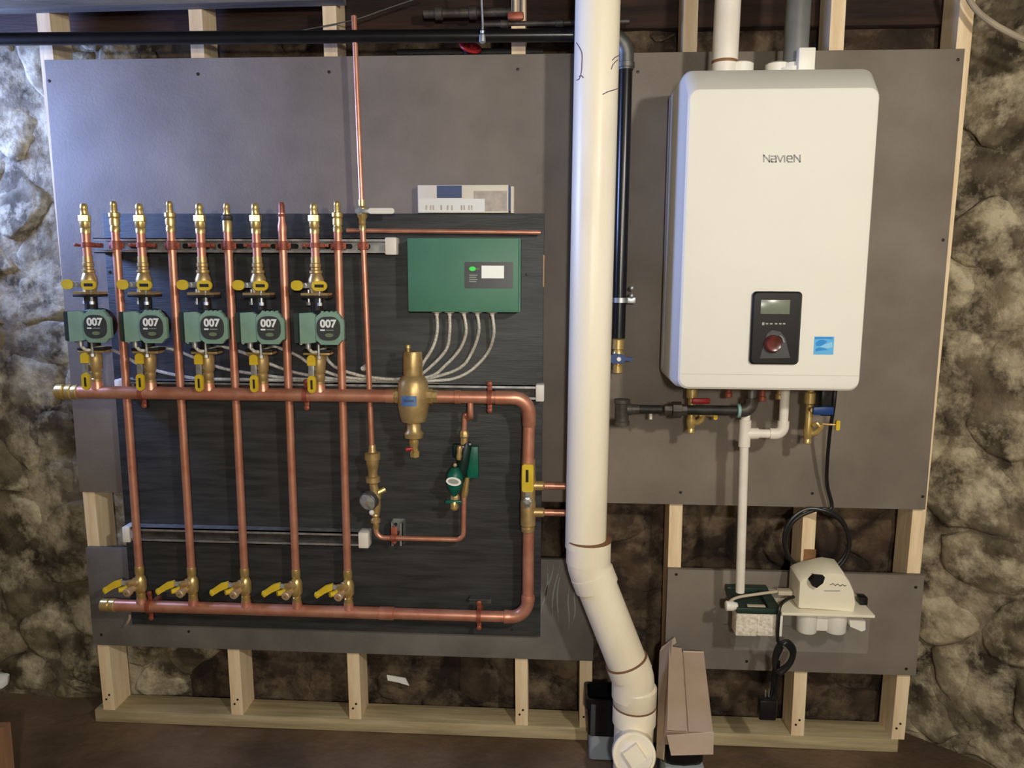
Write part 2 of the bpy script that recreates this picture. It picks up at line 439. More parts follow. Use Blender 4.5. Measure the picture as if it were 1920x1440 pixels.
stones((-1.85, BW, 0), (1, 0, 0), (0, -1, 0), 3.12, FZ, TOPS, wb, su=0.21, sz=0.135, seed=3, mt=lambda x: M_STONE if x < -0.98 else M_STONEB)
wr = wall_grid('wall_right', [(1.258, BW - 0.012), (1.71, -0.312), (1.78, -1.2), (1.78, -3.6)], FZ - 0.02, CZ, M_MORT)
stones((1.265, BW, 0), (0.45, -0.47, 0), (-0.47, -0.45, 0), 0.66, FZ, CZ, wr, su=0.2, sz=0.17, seed=11, proud=0.03)
stones((1.72, -0.30, 0), (0.06, -0.9, 0), (-0.9, -0.06, 0), 0.9, FZ, CZ, wr, su=0.3, sz=0.2, seed=12, proud=0.03)
# left wall with a window opening out of frame
WY0, WY1, WZ0, WZ1 = -0.47, 0.05, 0.88, 1.30
mb = MB(); X0, X1 = -2.05, -1.85
mb.box(X0, X1, WY1, 0.37, FZ - 0.02, CZ); mb.box(X0, X1, -3.6, WY0, FZ - 0.02, CZ)
mb.box(X0, X1, WY0, WY1, FZ - 0.02, WZ0); mb.box(X0, X1, WY0, WY1, WZ1, CZ)
wl_ = struct(mb.build('wall_left', M_MORT, smooth=False))
stones((-1.85, WY1, 0), (0, 1, 0), (1, 0, 0), BW - WY1, FZ, CZ, wl_, seed=21)
wn = struct(thing('window_1', 'small basement window high in the left stone wall', 'window', (-1.95, (WY0 + WY1) / 2, WZ0)))
mb = MB(); fr = 0.035; xa, xb = -1.93, -1.89
mb.box(xa, xb, WY0, WY1, WZ0, WZ0 + fr); mb.box(xa, xb, WY0, WY1, WZ1 - fr, WZ1)
mb.box(xa, xb, WY0, WY0 + fr, WZ0 + fr, WZ1 - fr); mb.box(xa, xb, WY1 - fr, WY1, WZ0 + fr, WZ1 - fr)
mb.build('window_frame', M_WPL, wn, smooth=False)
MB().box(-1.914, -1.908, WY0 + fr, WY1 - fr, WZ0 + fr, WZ1 - fr).build('pane', M_WINGL, wn, smooth=False)
struct(MB().box(-2.05, 1.98, -3.8, -3.6, FZ - 0.02, CZ).build('wall_front', M_MORT, smooth=False))
cl = struct(MB().box(-2.05, 2.0, -3.8, 0.42, CZ + 0.22, CZ + 0.26).build('ceiling', M_BEAM, smooth=False))
for k in range(9):
    x = -1.65 + 0.41 * k
    MB().box(x - 0.025, x + 0.025, -3.6, 0.10, CZ + 0.02, CZ + 0.22).build('joist', M_BEAM, cl, smooth=False)
struct(MB().box(-1.85, 1.5, 0.125, 0.36, TOPS, CZ + 0.24, 0.008).build('trim_1', M_BEAM))
# grey ledger across the first studs, lower edge just in frame
p0, p1 = P(-30, 19, -0.03), P(560, 0, -0.03)
mb = MB()
za, zb = p0.z, p0.z + (p1.z - p0.z)
xe = P(640, 0, -0.03).x
mb.hexa([(-1.85, -0.03, za), (xe, -0.03, za + 0.012), (xe, 0.017, za + 0.012), (-1.85, 0.017, za),
         (-1.85, -0.03, za + 0.1), (xe, -0.03, za + 0.11), (xe, 0.017, za + 0.11), (-1.85, 0.017, za + 0.1)])
tag(mb.build('ledger_board', M_JOIST, smooth=False), 'grey old ledger board nailed across the stud tops by the daylight', 'board')

# ------------------------------------------------------------------ studs and plate
SB, SF = 0.107, 0.018
def stud(ub, vb, ut, vt, label):
    a = P(ub, vb, SF); b = P(ut, vt, SF)
    s = (b.x - a.x) / (b.z - a.z)
    zb, zt = FZ + 0.038, CZ + 0.02
    xa = a.x + s * (zb - a.z); xb = a.x + s * (zt - a.z); w_ = 0.037
    t = thing('wall_stud', label, 'stud', (xa + w_ / 2, (SB + SF) / 2, zb), 'pine studs of the framed wall')
    m = MB().hexa([(xa, SF, zb), (xa + w_, SF, zb), (xa + w_, SB, zb), (xa, SB, zb), (xb, SF, zt), (xb + w_, SF, zt), (xb + w_, SB, zt), (xb, SB, zt)])
    m.build('timber', M_STUD, t, smooth=False)
    for dx, dz in ((0.012, 0.035), (0.022, 0.05)):
        MB().cyl((xa + dx, SF + 0.001, zb + dz), (xa + dx, SF - 0.0012, zb + dz), 0.0035, seg=8).build('nail_head', M_SCREW, t)
stud(183, 1215, 75, 100, 'end pine stud showing between two grey boards at the daylight end')
stud(427, 1225, 353, 20, 'pine stud second from the daylight end of the frame')
stud(651, 1235, 606, 60, 'pine stud third from the daylight end of the frame')
stud(966, 1245, 959, 90, 'pine stud fourth from the daylight end, beside torn paper on stone')
stud(1087, 1250, 1091, 90, 'pine stud standing behind the thick cream waste pipe')
stud(1254, 1000, 1281, 60, 'pine stud nearest the boiler white vent pipe')
stud(1504, 1000, 1556, 60, 'pine stud ringed by the coiled black power cord')
p = P(1518, 1046, SF)
st7 = [o for o in COL.objects if o.name.startswith('wall_stud')][-1]
MB().box(p.x - 0.0175, p.x + 0.0165, SF - 0.0006, SF + 0.001, P(1518, 1062, SF).z, P(1518, 1030, SF).z).build('knot', M_KNOT, st7, smooth=False)
stud(1711, 960, 1796, 50, 'end pine stud against the rough stone side wall')
t = thing('sill_plate', 'long greenish flat bottom plate carrying all the studs on the floor', 'plate', (0, 0.06, FZ))
MB().box(P(178, 1340, SF - 0.003).x, P(1684, 1400, SF - 0.003).x, SF - 0.003, SB, FZ - 0.002, FZ + 0.038, 0.002).build('timber', M_SILL, t)

# ------------------------------------------------------------------ boards
def screws(parent, pts, Y):
    for u, v in pts:
        p = P(u, v, Y); MB().lathe((p.x, Y + 0.001, p.z), (0, -1, 0), [(0, 0.0045), (0.0016, 0.0045), (0.002, 0.003)], 10).build('screw_head', M_SCREW, parent)
t = thing('mounting_board', 'large grey painted backing board behind the boiler and the piping', 'board', (0, 0.009, 0))
MB().box(-1.22, 1.22, 0.0, 0.018, 0.0, 1.22, 0.0015).build('panel', M_BOARD, t)
screws(t, ((92, 152), (371, 139), (617, 135), (971, 130), (1196, 135), (1276, 923), (1523, 925), (1730, 931), (1796, 112), (1768, 450), (1100, 545)), 0.0)
t = thing('plywood_sheet', 'square black painted plywood panel under the copper manifold', 'board', (-0.46, -0.01, -0.4))
MB().box(-1.076, 0.151, -0.02, -0.0005, -0.402, 0.807, 0.0012).build('panel', M_BLACK, t)
a, b = P(1016, 478, -0.02), P(1016, 538, -0.02)
MB().box(0.1495, 0.1525, -0.0205, -0.004, b.z, a.z).build('bare_edge', M_WOODCHIP, t, smooth=False)
screws(t, ((988, 514), (206, 510), (960, 1180), (270, 1150), (705, 860)), -0.02)
a, b = P(160, 1027, 0.0), P(1112, 1240, 0.0)
t = thing('lower_board', 'long low grey board under the black panel, streaked with white', 'board', ((a.x + b.x) / 2, 0.009, b.z))
MB().box(a.x, b.x, 0.0, 0.018, b.z, a.z, 0.0015).build('panel', M_BOARD2, t)
for k, (u, v0, v1) in enumerate(((1026, 1060, 1150), (1034, 1058, 1128), (1046, 1060, 1155), (1053, 1066, 1165), (1071, 1100, 1180), (1080, 1110, 1170))):
    m = MB(); q = [P(u + 4 * math.sin(i * 0.7 + k) - i * 1.5, v0 + (v1 - v0) * i / 6, -0.0004) for i in range(7)]
    for i in range(6):
        wd = 0.0022 * math.sin(math.pi * (i + 0.5) / 6)
        m.add([(q[i].x - wd, -0.0005, q[i].z), (q[i].x + wd, -0.0005, q[i].z), (q[i + 1].x + wd, -0.0005, q[i + 1].z), (q[i + 1].x - wd, -0.0005, q[i + 1].z)], [(0, 1, 2, 3)])
    m.build('chalky_streak', M_PRINTG, t, smooth=False)
screws(t, ((354, 1184), (190, 1190)), 0.0)
# loose paint curl hanging by the end of the return header
m = MB(); c = [P(244, 1152, -0.03), P(243, 1160, -0.034), P(239, 1168, -0.036), P(236, 1172, -0.032)]
m.tube(c, 0.0035, seg=6)
m.build('peeled_chip', M_PINK, t)
a, b, c, d = P(1252, 1066, 0.0), P(1733, 1081, 0.0), P(1718, 1269, 0.0), P(1246, 1250, 0.0)
t = thing('pump_board', 'small low grey board carrying the condensate pump', 'board', ((a.x + b.x) / 2, 0.009, d.z))
MB().box((a.x + d.x) / 2, (b.x + c.x) / 2, 0.0, 0.018, (c.z + d.z) / 2, (a.z + b.z) / 2, 0.0015).build('panel', M_BOARD, t)
screws(t, ((1268, 1077), (1717, 1101), (1699, 1254), (1400, 1240)), 0.0)
# torn scrap of paper lying on the stones behind the studs
m = MB(); q = [P(u, v, 0.10) for u, v in ((725, 1266), (760, 1272), (767, 1286), (748, 1280), (727, 1276))]
m.prism([(p.x, p.z) for p in q], 0.100, 0.104)
q = [P(u, v, 0.10) for u, v in ((720, 1257), (733, 1262), (730, 1265), (721, 1261))]
tag(m.build('paper_scrap', M_PRINT, smooth=False), 'torn white paper scrap stuck on the stones below the black panel', 'paper')

# ================================================================== copper manifold
YR, YS = -0.08, -0.12          # return risers / supply columns, distance in front of the board
ORD = ('nearest to', 'second from', 'third from', 'fourth from', 'farthest from')
xr = [(P(a[0], 430, YR).x + P(b[0], 1050, YR).x) / 2 for a, b in (((214,), (262,)), ((316,), (362,)), ((425,), (459,)), ((526,), (557,)), ((629,), (655,)))]
xs = [(P(a, 430, YS).x + P(b, 700, YS).x) / 2 for a, b in ((155, 186), (260, 285), (372, 394), (476, 496), (585, 603))]
zH = P(600, 741, YS).z         # supply header axis
zB = P(600, 1146, YR).z        # return header axis
zS1 = P(500, 461, -0.06).z; zS2 = P(450, 1007, -0.06).z; zS3 = P(1012, 737, -0.06).z

# ---- strut channels
def strut(label, u0, u1, v, zc, capL, capR, holes):
    x0, x1 = P(u0, v, -0.06).x, P(u1, v, -0.06).x
    t = thing('strut_channel', label, 'channel', ((x0 + x1) / 2, -0.02, zc - 0.0205), 'galvanized strut channels on the black panel')
    yb, yf, h = -0.0205, -0.0615, 0.0205; m = MB()
    MB().box(x0, x1, yb - 0.0025, yb, zc - h, zc + h).build('web', M_STEEL if holes else M_IRONG, t, smooth=False)  # webs without slots get a dark colour for the shade inside the channel
    for s in (-1, 1):
        m.box(x0, x1, yf, yb - 0.0025, zc + s * h - (0.0025 if s > 0 else 0), zc + s * h + (0.0025 if s < 0 else 0))
        m.box(x0, x1, yf, yf + 0.007, zc + s * h - (0.0085 if s > 0 else 0), zc + s * h + (0.0085 if s < 0 else 0))
    m.build('channel', M_STEEL, t, smooth=False)
    if holes:
        n = int((x1 - x0) / 0.05)
        for k in range(n):
            xx = x0 + 0.045 + k * 0.05
            if xx > x1 - 0.05: break
            MB().prism(rrect(xx - 0.014, xx + 0.014, zc - 0.007, zc + 0.007, 0.0065, 4), yb - 0.0032, yb - 0.0024).build('slot', M_INK, t, smooth=False)
    for f, x in ((capL, x0), (capR, x1)):
        if f:
            sgn = -1 if x == x0 else 1
            MB().box(min(x, x + sgn * f), max(x, x + sgn * f), yf - 0.004, yb - 0.0005, zc - h - 0.003, zc + h + 0.003, 0.004).build('end_cap', M_WPL, t)
    return t
st1 = strut('upper galvanized strut with pipe clamps and one white end cap', 176, 722, 461, zS1, 0, 0.032, True)
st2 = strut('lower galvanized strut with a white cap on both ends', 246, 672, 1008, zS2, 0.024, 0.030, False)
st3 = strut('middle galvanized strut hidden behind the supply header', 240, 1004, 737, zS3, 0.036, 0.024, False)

def vclamp(parent, x, y, z, r, w_, h, m=M_CUD, ears=True):
    """pipe clamp round a vertical pipe, ears to both sides, saddle back to the strut"""
    q = MB()
    q.lathe((x, y, z - h / 2), (0, 0, 1), [(0, r), (0, r + 0.0022), (h, r + 0.0022), (h, r)], 18)
    q.box(x - w_ / 2, x + w_ / 2, y + r - 0.012, y + r - 0.009, z - h * 0.36, z + h * 0.36, 0.001)
    q.box(x - 0.008, x + 0.008, y + r - 0.002, -0.056, z - 0.006, z + 0.006)
    o = q.build('pipe_clamp', m, parent)
    for s in (-1, 1):
        MB().lathe((x + s * (w_ / 2 - 0.007), y + r - 0.012, z), (0, -1, 0), [(0, 0.0045), (0.003, 0.004), (0.004, 0.001)], 8).build('clamp_screw', m, o)
for x in xs: vclamp(st1, x, YS, zS1, 0.0113, 0.072, 0.013)
for x in xr: vclamp(st1, x, YR, zS1, 0.0113, 0.042, 0.024)

# ---- return risers: long copper pipe with a fitting on top
zt = P(314, 435, YR).z
rr_l = []
zv = [P(u, v, YR).z for u, v in ((265, 1092), (364, 1094), (461, 1096), (559, 1098), (658, 1100))]
for i, x in enumerate(xr):
    zlow = zv[i] + 0.043
    t = thing('return_riser', 'long vertical copper return pipe with %s tip, %s the brass air separator' % (
        ('brass', 'brass', 'slim brass', 'slim copper', 'brass')[i], ORD[4 - i]), 'pipe', (x, YR, zlow), 'copper return risers')
    MB().cyl((x, YR, zlow), (x, YR, zt + 0.012), 0.0111, seg=20).build('pipe', M_CU, t)
    if i in (0, 1, 4):
        MB().lathe((x, YR, zt), (0, 0, 1), [(0, 0.0126), (0.012, 0.0128), (0.014, 0.0115), (0.018, 0.0115), (0.019, 0.0135), (0.034, 0.0135), (0.036, 0.0115), (0.040, 0.0150), (0.050, 0.0150), (0.053, 0.009)], 16).build('adapter', M_BR, t)
        MB().lathe((x, YR, zt + 0.05), (0, 0, 1), [(0, 0.0095), (0.008, 0.0085), (0.010, 0.0095), (0.018, 0.0082), (0.020, 0.0092), (0.028, 0.008), (0.031, 0.006)], 14).build('barb', M_BR, t)
    elif i == 2:
        MB().lathe((x, YR, zt), (0, 0, 1), [(0, 0.0126), (0.028, 0.0126), (0.034, 0.010), (0.05, 0.010)], 16).build('adapter', M_BR, t)
        MB().lathe((x, YR, zt + 0.03), (0, 0, 1), [(0, 0.0125), (0.004, 0.0145), (0.012, 0.0145), (0.016, 0.011)], 16).build('crimp_ring', M_IRONG, t)
        MB().lathe((x, YR, zt + 0.045), (0, 0, 1), [(0, 0.0085), (0.016, 0.0075), (0.018, 0.0085), (0.026, 0.0075), (0.030, 0.006)], 14).build('barb', M_BR, t)
    else:
        MB().lathe((x, YR, zt), (0, 0, 1), [(0, 0.0122), (0.016, 0.0122), (0.03, 0.009), (0.05, 0.009)], 16).build('adapter', M_CU, t)
        MB().lathe((x, YR, zt + 0.04), (0, 0, 1), [(0, 0.0105), (0.004, 0.0115), (0.008, 0.0078), (0.034, 0.0075), (0.038, 0.0055)], 14).build('barb', M_CUD, t)

# ---- bottom drain valves on the return header
def drain_valve(loc, label):
    t = thing('drain_valve', label, 'valve', loc, 'drain valves on the return header')
    o = V(loc); A = lambda *p: o + V(p)
    MB().lathe(A(0, 0, -0.05), (0, 0, 1), [(0, 0.0128), (0.016, 0.0128), (0.018, 0.0108), (0.022, 0.0135), (0.03, 0.0175), (0.058, 0.0175), (0.068, 0.0135), (0.072, 0.0108), (0.078, 0.0128), (0.096, 0.0128), (0.1, 0.0118)], 18).build('body', M_BR, t)
    MB().lathe(A(-0.004, -0.006, 0.004), (-0.6, -0.8, 0.12), [(0, 0.015), (0.012, 0.014), (0.014, 0.0105), (0.03, 0.0105), (0.031, 0.008)], 14).build('stem_boss', M_BRD, t)
    dr = MB().lathe(A(-0.012, -0.008, -0.010), (-0.16, -0.97, -0.12), [(0, 0.010), (0.022, 0.010), (0.024, 0.0125), (0.036, 0.0125), (0.038, 0.010)], 16).build('drain_cap', M_PINK, t)
    MB().lathe(A(-0.012, -0.008, -0.010) + V((-0.16, -0.97, -0.12)).normalized() * 0.0375, (-0.16, -0.97, -0.12), [(0, 0.004), (0.0015, 0.004)], 10).build('cap_slot', M_BRD, dr)
    # lever: flat bar cranked down at its end
    q = MB(); a, b, c, d = A(-0.022, -0.034, 0.012), A(-0.038, -0.040, 0.016), A(-0.052, -0.045, 0.010), A(-0.074, -0.052, -0.004)
    for p0, p1, h0, h1 in ((a, b, 0.006, 0.008),):
        q.hexa([p0 + V((0, 0.003, -h0)), p1 + V((0, 0.003, -h1)), p1 + V((0, -0.003, -h1)), p0 + V((0, -0.003, -h0)), p0 + V((0, 0.003, h0)), p1 + V((0, 0.003, h1)), p1 + V((0, -0.003, h1)), p0 + V((0, -0.003, h0))])
    lv = q.build('lever', M_STEEL, t)
    q = MB()
    for p0, p1, h0, h1 in ((b + V((0.006, 0, 0)), c, 0.009, 0.0105), (c, d, 0.0105, 0.0095)):
        q.hexa([p0 + V((0, 0.005, -h0)), p1 + V((0, 0.005, -h1)), p1 + V((0, -0.005, -h1)), p0 + V((0, -0.005, -h0)), p0 + V((0, 0.005, h0)), p1 + V((0, 0.005, h1)), p1 + V((0, -0.005, h1)), p0 + V((0, -0.005, h0))])
    q.ball(d, (0.008, 0.006, 0.0098), 12, 8)
    q.build('lever_grip', M_YEL, lv)
    MB().cyl(A(-0.024, -0.03, -0.006), A(-0.040, -0.045, -0.006), 0.0085, 0.0075, seg=12).build('drain_knob', M_YEL, t)
    return t
dv0 = drain_valve((xr[0], YR, zv[0]), 'brass drain valve with a yellow lever on the return header, farthest from the U-shaped header end')
names = ('farthest from', 'fourth from', 'third from', 'second from', 'nearest to')
for i in range(1, 5):
    copy_tree(dv0, (xr[i], YR, zv[i]), 'brass drain valve with a yellow lever on the return header, %s the pressure gauge' % names[i])
dv0['label'] = 'brass drain valve with a yellow lever on the return header, farthest from the pressure gauge'

# ---- return header with its right-hand leg and bottom elbow
xl = P(212, 1132, YR).x; xR = P(990, 1100, YR).x
rh = thing('return_header', 'lower horizontal copper header that turns up at one end', 'pipe', ((xl + xR) / 2, YR, zB))
rb = 0.05
R0 = 0.0172
xj = P(725, 1148, YR).x
zLt = P(988, 985, YR).z
MB().cyl((xl, YR, zB), (xj, YR, zB), R0, seg=22).build('pipe', M_CU, rh)
MB().cyl((xj, YR, zB), (xR - rb, YR, zB), R0 - 0.0012, seg=22).build('pipe', M_CU, rh)
MB().lathe((xj - 0.022, YR, zB), (1, 0, 0), [(0, R0 - 0.001), (0.002, R0 + 0.0016), (0.042, R0 + 0.0016), (0.044, R0 - 0.002)], 22).build('coupling', M_CU, rh)
el = [V((xR - rb - 0.004, YR, zB))] + [V((xR - rb + rb * math.sin(a), YR, zB + rb - rb * math.cos(a))) for a in [math.pi / 2 * k / 10 for k in range(11)]] + [V((xR, YR, zB + rb + 0.004))]
MB().tube(el, R0 + 0.001, seg=20, smooth=False).build('elbow', M_CU, rh)
for p, d in (((xR - rb - 0.018, YR, zB), (1, 0, 0)), ((xR, YR, zB + rb - 0.002), (0, 0, 1))):
    MB().lathe(p, d, [(0, R0 - 0.001), (0.001, R0 + 0.002), (0.006, R0 + 0.0024), (0.011, R0 + 0.002), (0.018, R0 + 0.0012)], 20).build('press_bead', M_CU, rh)
MB().cyl((xR, YR, zB + rb), (xR, YR, zLt), R0 - 0.001, seg=22).build('pipe', M_CU, rh)
MB().lathe((xl - 0.034, YR, zB), (1, 0, 0), [(0, 0.0165), (0.002, 0.019), (0.022, 0.019), (0.024, 0.0165), (0.028, 0.0195), (0.042, 0.0195), (0.044, R0)], 16).build('end_cap', M_BR, rh)
for x, z in zip(xr, zv):
    MB().lathe((x, YR, zB + 0.010), (0, 0, 1), [(0, 0.016), (0.010, 0.0142), (max(0.012, z - 0.048 - zB - 0.01), 0.0138)], 16).build('tee_outlet', M_CU, rh)
def hclamp(parent, x, z, y, r, up=True, tab=0.026, wdt=0.0125):
    q = MB().lathe((x - wdt / 2, y, z), (1, 0, 0), [(0, r), (0, r + 0.002), (wdt, r + 0.002), (wdt, r)], 20)
    for s in ((-1, 1) if up else (-1,)):
        z0, z1 = z + s * r * 0.8, z + s * (r + tab)
        q.box(x - wdt / 2, x + wdt / 2, y + 0.004, y + 0.0065, min(z0, z1), max(z0, z1), 0.001)
        q.lathe((x, y + 0.005, z1 - s * 0.006), (0, -1, 0), [(0, 0.0075), (0.004, 0.0072), (0.006, 0.004)], 12)
    q.box(x - 0.007, x + 0.007, y + r * 0.8, -0.0225, z - 0.007, z + 0.007)
    return q.build('pipe_clamp', M_CUD, parent)
hclamp(rh, P(281, 1140, YR).x, zB, YR, R0 + 0.0005)
xk = P(898, 1155, YR).x
hclamp(rh, xk, zB, YR, R0)
m = MB(); m.box(xk - 0.032, xk + 0.03, -0.0225, -0.0205, zB + 0.012, zB + 0.036); m.box(xk - 0.032, xk + 0.03, -0.05, -0.0225, zB + 0.0335, zB + 0.036)
m.build('bracket', M_STEELD, rh, smooth=False)
xk = P(305, 1122, YR).x
m = MB(); m.box(xk - 0.018, xk + 0.026, -0.045, -0.0205, zB + 0.028, zB + 0.036); m.box(xk - 0.018, xk + 0.026, -0.0225, -0.0205, zB + 0.004, zB + 0.03)
m.build('bracket', M_STEELD, rh, smooth=False)

# ---- supply header
xl = P(140, 742, YS).x; xR2 = P(992, 746, YS).x
xs0, xs1 = P(737, 745, YS).x, P(817, 745, YS).x       # air separator ports
sh = thing('supply_header', 'upper horizontal copper header feeding the five circulator pumps', 'pipe', ((xl + xR2) / 2, YS, zH))
MB().cyl((xl, YS, zH), (xs0, YS, zH), 0.0176, seg=22).build('pipe', M_CU, sh)
MB().cyl((xs1, YS, zH), (xR2 - 0.045, YS, zH), 0.0168, seg=22).build('pipe', M_CU, sh)
MB().lathe((xl - 0.05, YS, zH), (1, 0, 0), [(0, 0.014), (0.003, 0.0205), (0.022, 0.0215), (0.024, 0.0165), (0.030, 0.0165), (0.031, 0.021), (0.044, 0.021), (0.046, 0.018), (0.052, 0.02), (0.062, 0.02), (0.064, 0.0176)], 16).build('end_cap', M_BR, sh)
for u in (858, 934, 944):
    xx = P(u, 745, YS).x
    MB().lathe((xx - 0.008, YS, zH), (1, 0, 0), [(0, 0.0165), (0.001, 0.019), (0.015, 0.019), (0.016, 0.0165)], 20).build('press_bead', M_CU, sh)
rb = 0.045; yv = -0.1
el = [V((xR2 - rb - 0.02, YS, zH)), V((xR2 - rb, YS, zH))] + [V((xR2 - rb + rb * math.sin(a), YS + 0.01 * k / 10, zH - rb + rb * math.cos(a))) for k, a in [(k, math.pi / 2 * k / 10) for k in range(11)]] + [V((xR2, yv, zH - rb - 0.03))]
MB().tube(el, 0.0186, seg=20, smooth=False).build('elbow', M_CU, sh)
zLu = P(990, 868, yv).z
xLu = P(990, 868, yv).x
MB().cyl((xR2, yv, zH - rb - 0.02), (xLu, yv, zLu), 0.0165, seg=22).build('pipe', M_CU, sh)
MB().cyl((P(724, 745, YS).x, YS, zH), (xs0 + 0.004, YS, zH), 0.0192, seg=20).build('coupling', M_CU, sh)
for x in xs:
    MB().lathe((x, YS, zH + 0.010), (0, 0, 1), [(0, 0.017), (0.010, 0.0148), (0.02, 0.0142)], 16).build('tee_outlet', M_CU, sh)
for u, lo in ((268, -0.0), (574, 0), (918, 0)):
    hclamp(sh, P(u, 745, YS).x, zH, YS, 0.0178, tab=0.024)
# stub down to the fill line
xq = P(882, 770, YS).x
MB().tube([(xq, YS, zH - 0.012), (xq, YS, zH - 0.035), (xq, YS + 0.004, zH - 0.05), (xq - 0.002, YS + 0.018, zH - 0.058), (xq - 0.014, YS + 0.03, zH - 0.058)], 0.0082, seg=12).build('fill_stub', M_CU, sh)

# ---- supply risers above the pumps
zU = P(600, 535, YS).z
z1 = P(265, 438, YS).z
for i, x in enumerate(xs):
    t = thing('supply_riser', 'short copper pipe with hex brass tip above a pump, %s the air separator' % ORD[4 - i], 'pipe', (x, YS, zU + 0.06), 'copper supply risers')
    MB().cyl((x, YS, zU + 0.06), (x, YS, z1 + 0.01), 0.0111, seg=20).build('pipe', M_CU, t)
    MB().lathe((x, YS, z1), (0, 0, 1), [(0, 0.0126), (0.012, 0.013), (0.014, 0.0118), (0.018, 0.0135), (0.03, 0.0135), (0.032, 0.0118)], 16).build('adapter', M_BR, t)
    MB().lathe((x, YS, z1 + 0.031), (0, 0, 1), [(0, 0.0125), (0.001, 0.0155), (0.016, 0.0155), (0.018, 0.012)], 6).build('hex_nut', M_BR, t, ang=20)
    MB().lathe((x, YS, z1 + 0.048), (0, 0, 1), [(0, 0.0105), (0.004, 0.0098), (0.014, 0.0092), (0.016, 0.0102), (0.026, 0.009), (0.03, 0.0065)], 14).build('barb', M_BR, t)

def lobe(w_, h, y0, y1, cx, cz, rnd=None):
    r = rnd if rnd else min(w_, h) * 0.49
    return MB().prism(rrect(cx - w_ / 2, cx + w_ / 2, cz - h / 2, cz + h / 2, r, 5), y0, y1)
# ---- upper isolation valves
def upper_valve(loc, label):
    t = thing('isolation_valve', label, 'valve', loc, 'flanged valves above the pumps')
    x, y, z = loc
    MB().lathe((x, y, z - 0.02), (0, 0, 1), [(0, 0.015), (0.008, 0.017), (0.022, 0.0205), (0.034, 0.0205), (0.046, 0.016), (0.05, 0.0145), (0.052, 0.0165), (0.058, 0.0165), (0.060, 0.013), (0.066, 0.013), (0.068, 0.0145), (0.076, 0.0145), (0.078, 0.0127), (0.094, 0.0125)], 16).build('body', M_BRD, t)
    MB().prism([(x - 0.036, z - 0.026), (x + 0.036, z - 0.026), (x + 0.036, z - 0.020), (x - 0.036, z - 0.020)], y - 0.02, y + 0.02).build('flange', M_BRD, t, smooth=False)
    lv = MB().box(x - 0.04, x + 0.018, y - 0.031, y - 0.0285, z - 0.007, z + 0.007, 0.001).build('lever', M_STEEL, t)
    lobe(0.032, 0.026, y - 0.034, y - 0.028, x - 0.041, z).build('lever_grip', M_YEL, lv)
    lobe(0.040, 0.026, y - 0.037, y - 0.031, x + 0.019, z - 0.001).build('lever_grip', M_YEL, lv)
    MB().box(x + 0.007, x + 0.031, y - 0.0376, y - 0.0368, z - 0.005, z + 0.003).build('lettering', M_INK, lv, smooth=False)
    MB().lathe((x - 0.022, y - 0.02, z), (0, -1, 0), [(0, 0.008), (0.012, 0.008), (0.013, 0.005)], 6).build('stem_nut', M_STEEL, t, ang=20)
    for bx, by in ((0.013, -0.0165), (-0.026, 0.0145)):
        b = MB().cyl((x + bx, y + by, z - 0.052), (x + bx, y + by, z - 0.012), 0.0038, seg=10)
        b.lathe((x + bx, y + by, z - 0.053), (0, 0, 1), [(0, 0.0068), (0.008, 0.0068)], 6)
        b.build('flange_bolt', M_STEEL, t)
    return t
SEP = 'the brass air separator'
uv0 = upper_valve((xs[0], YS, zU), 'brass valve with two yellow tags above a pump, farthest from ' + SEP)
for i in range(1, 5): copy_tree(uv0, (xs[i], YS, zU), 'brass valve with two yellow tags above a pump, %s %s' % (ORD[4 - i], SEP))

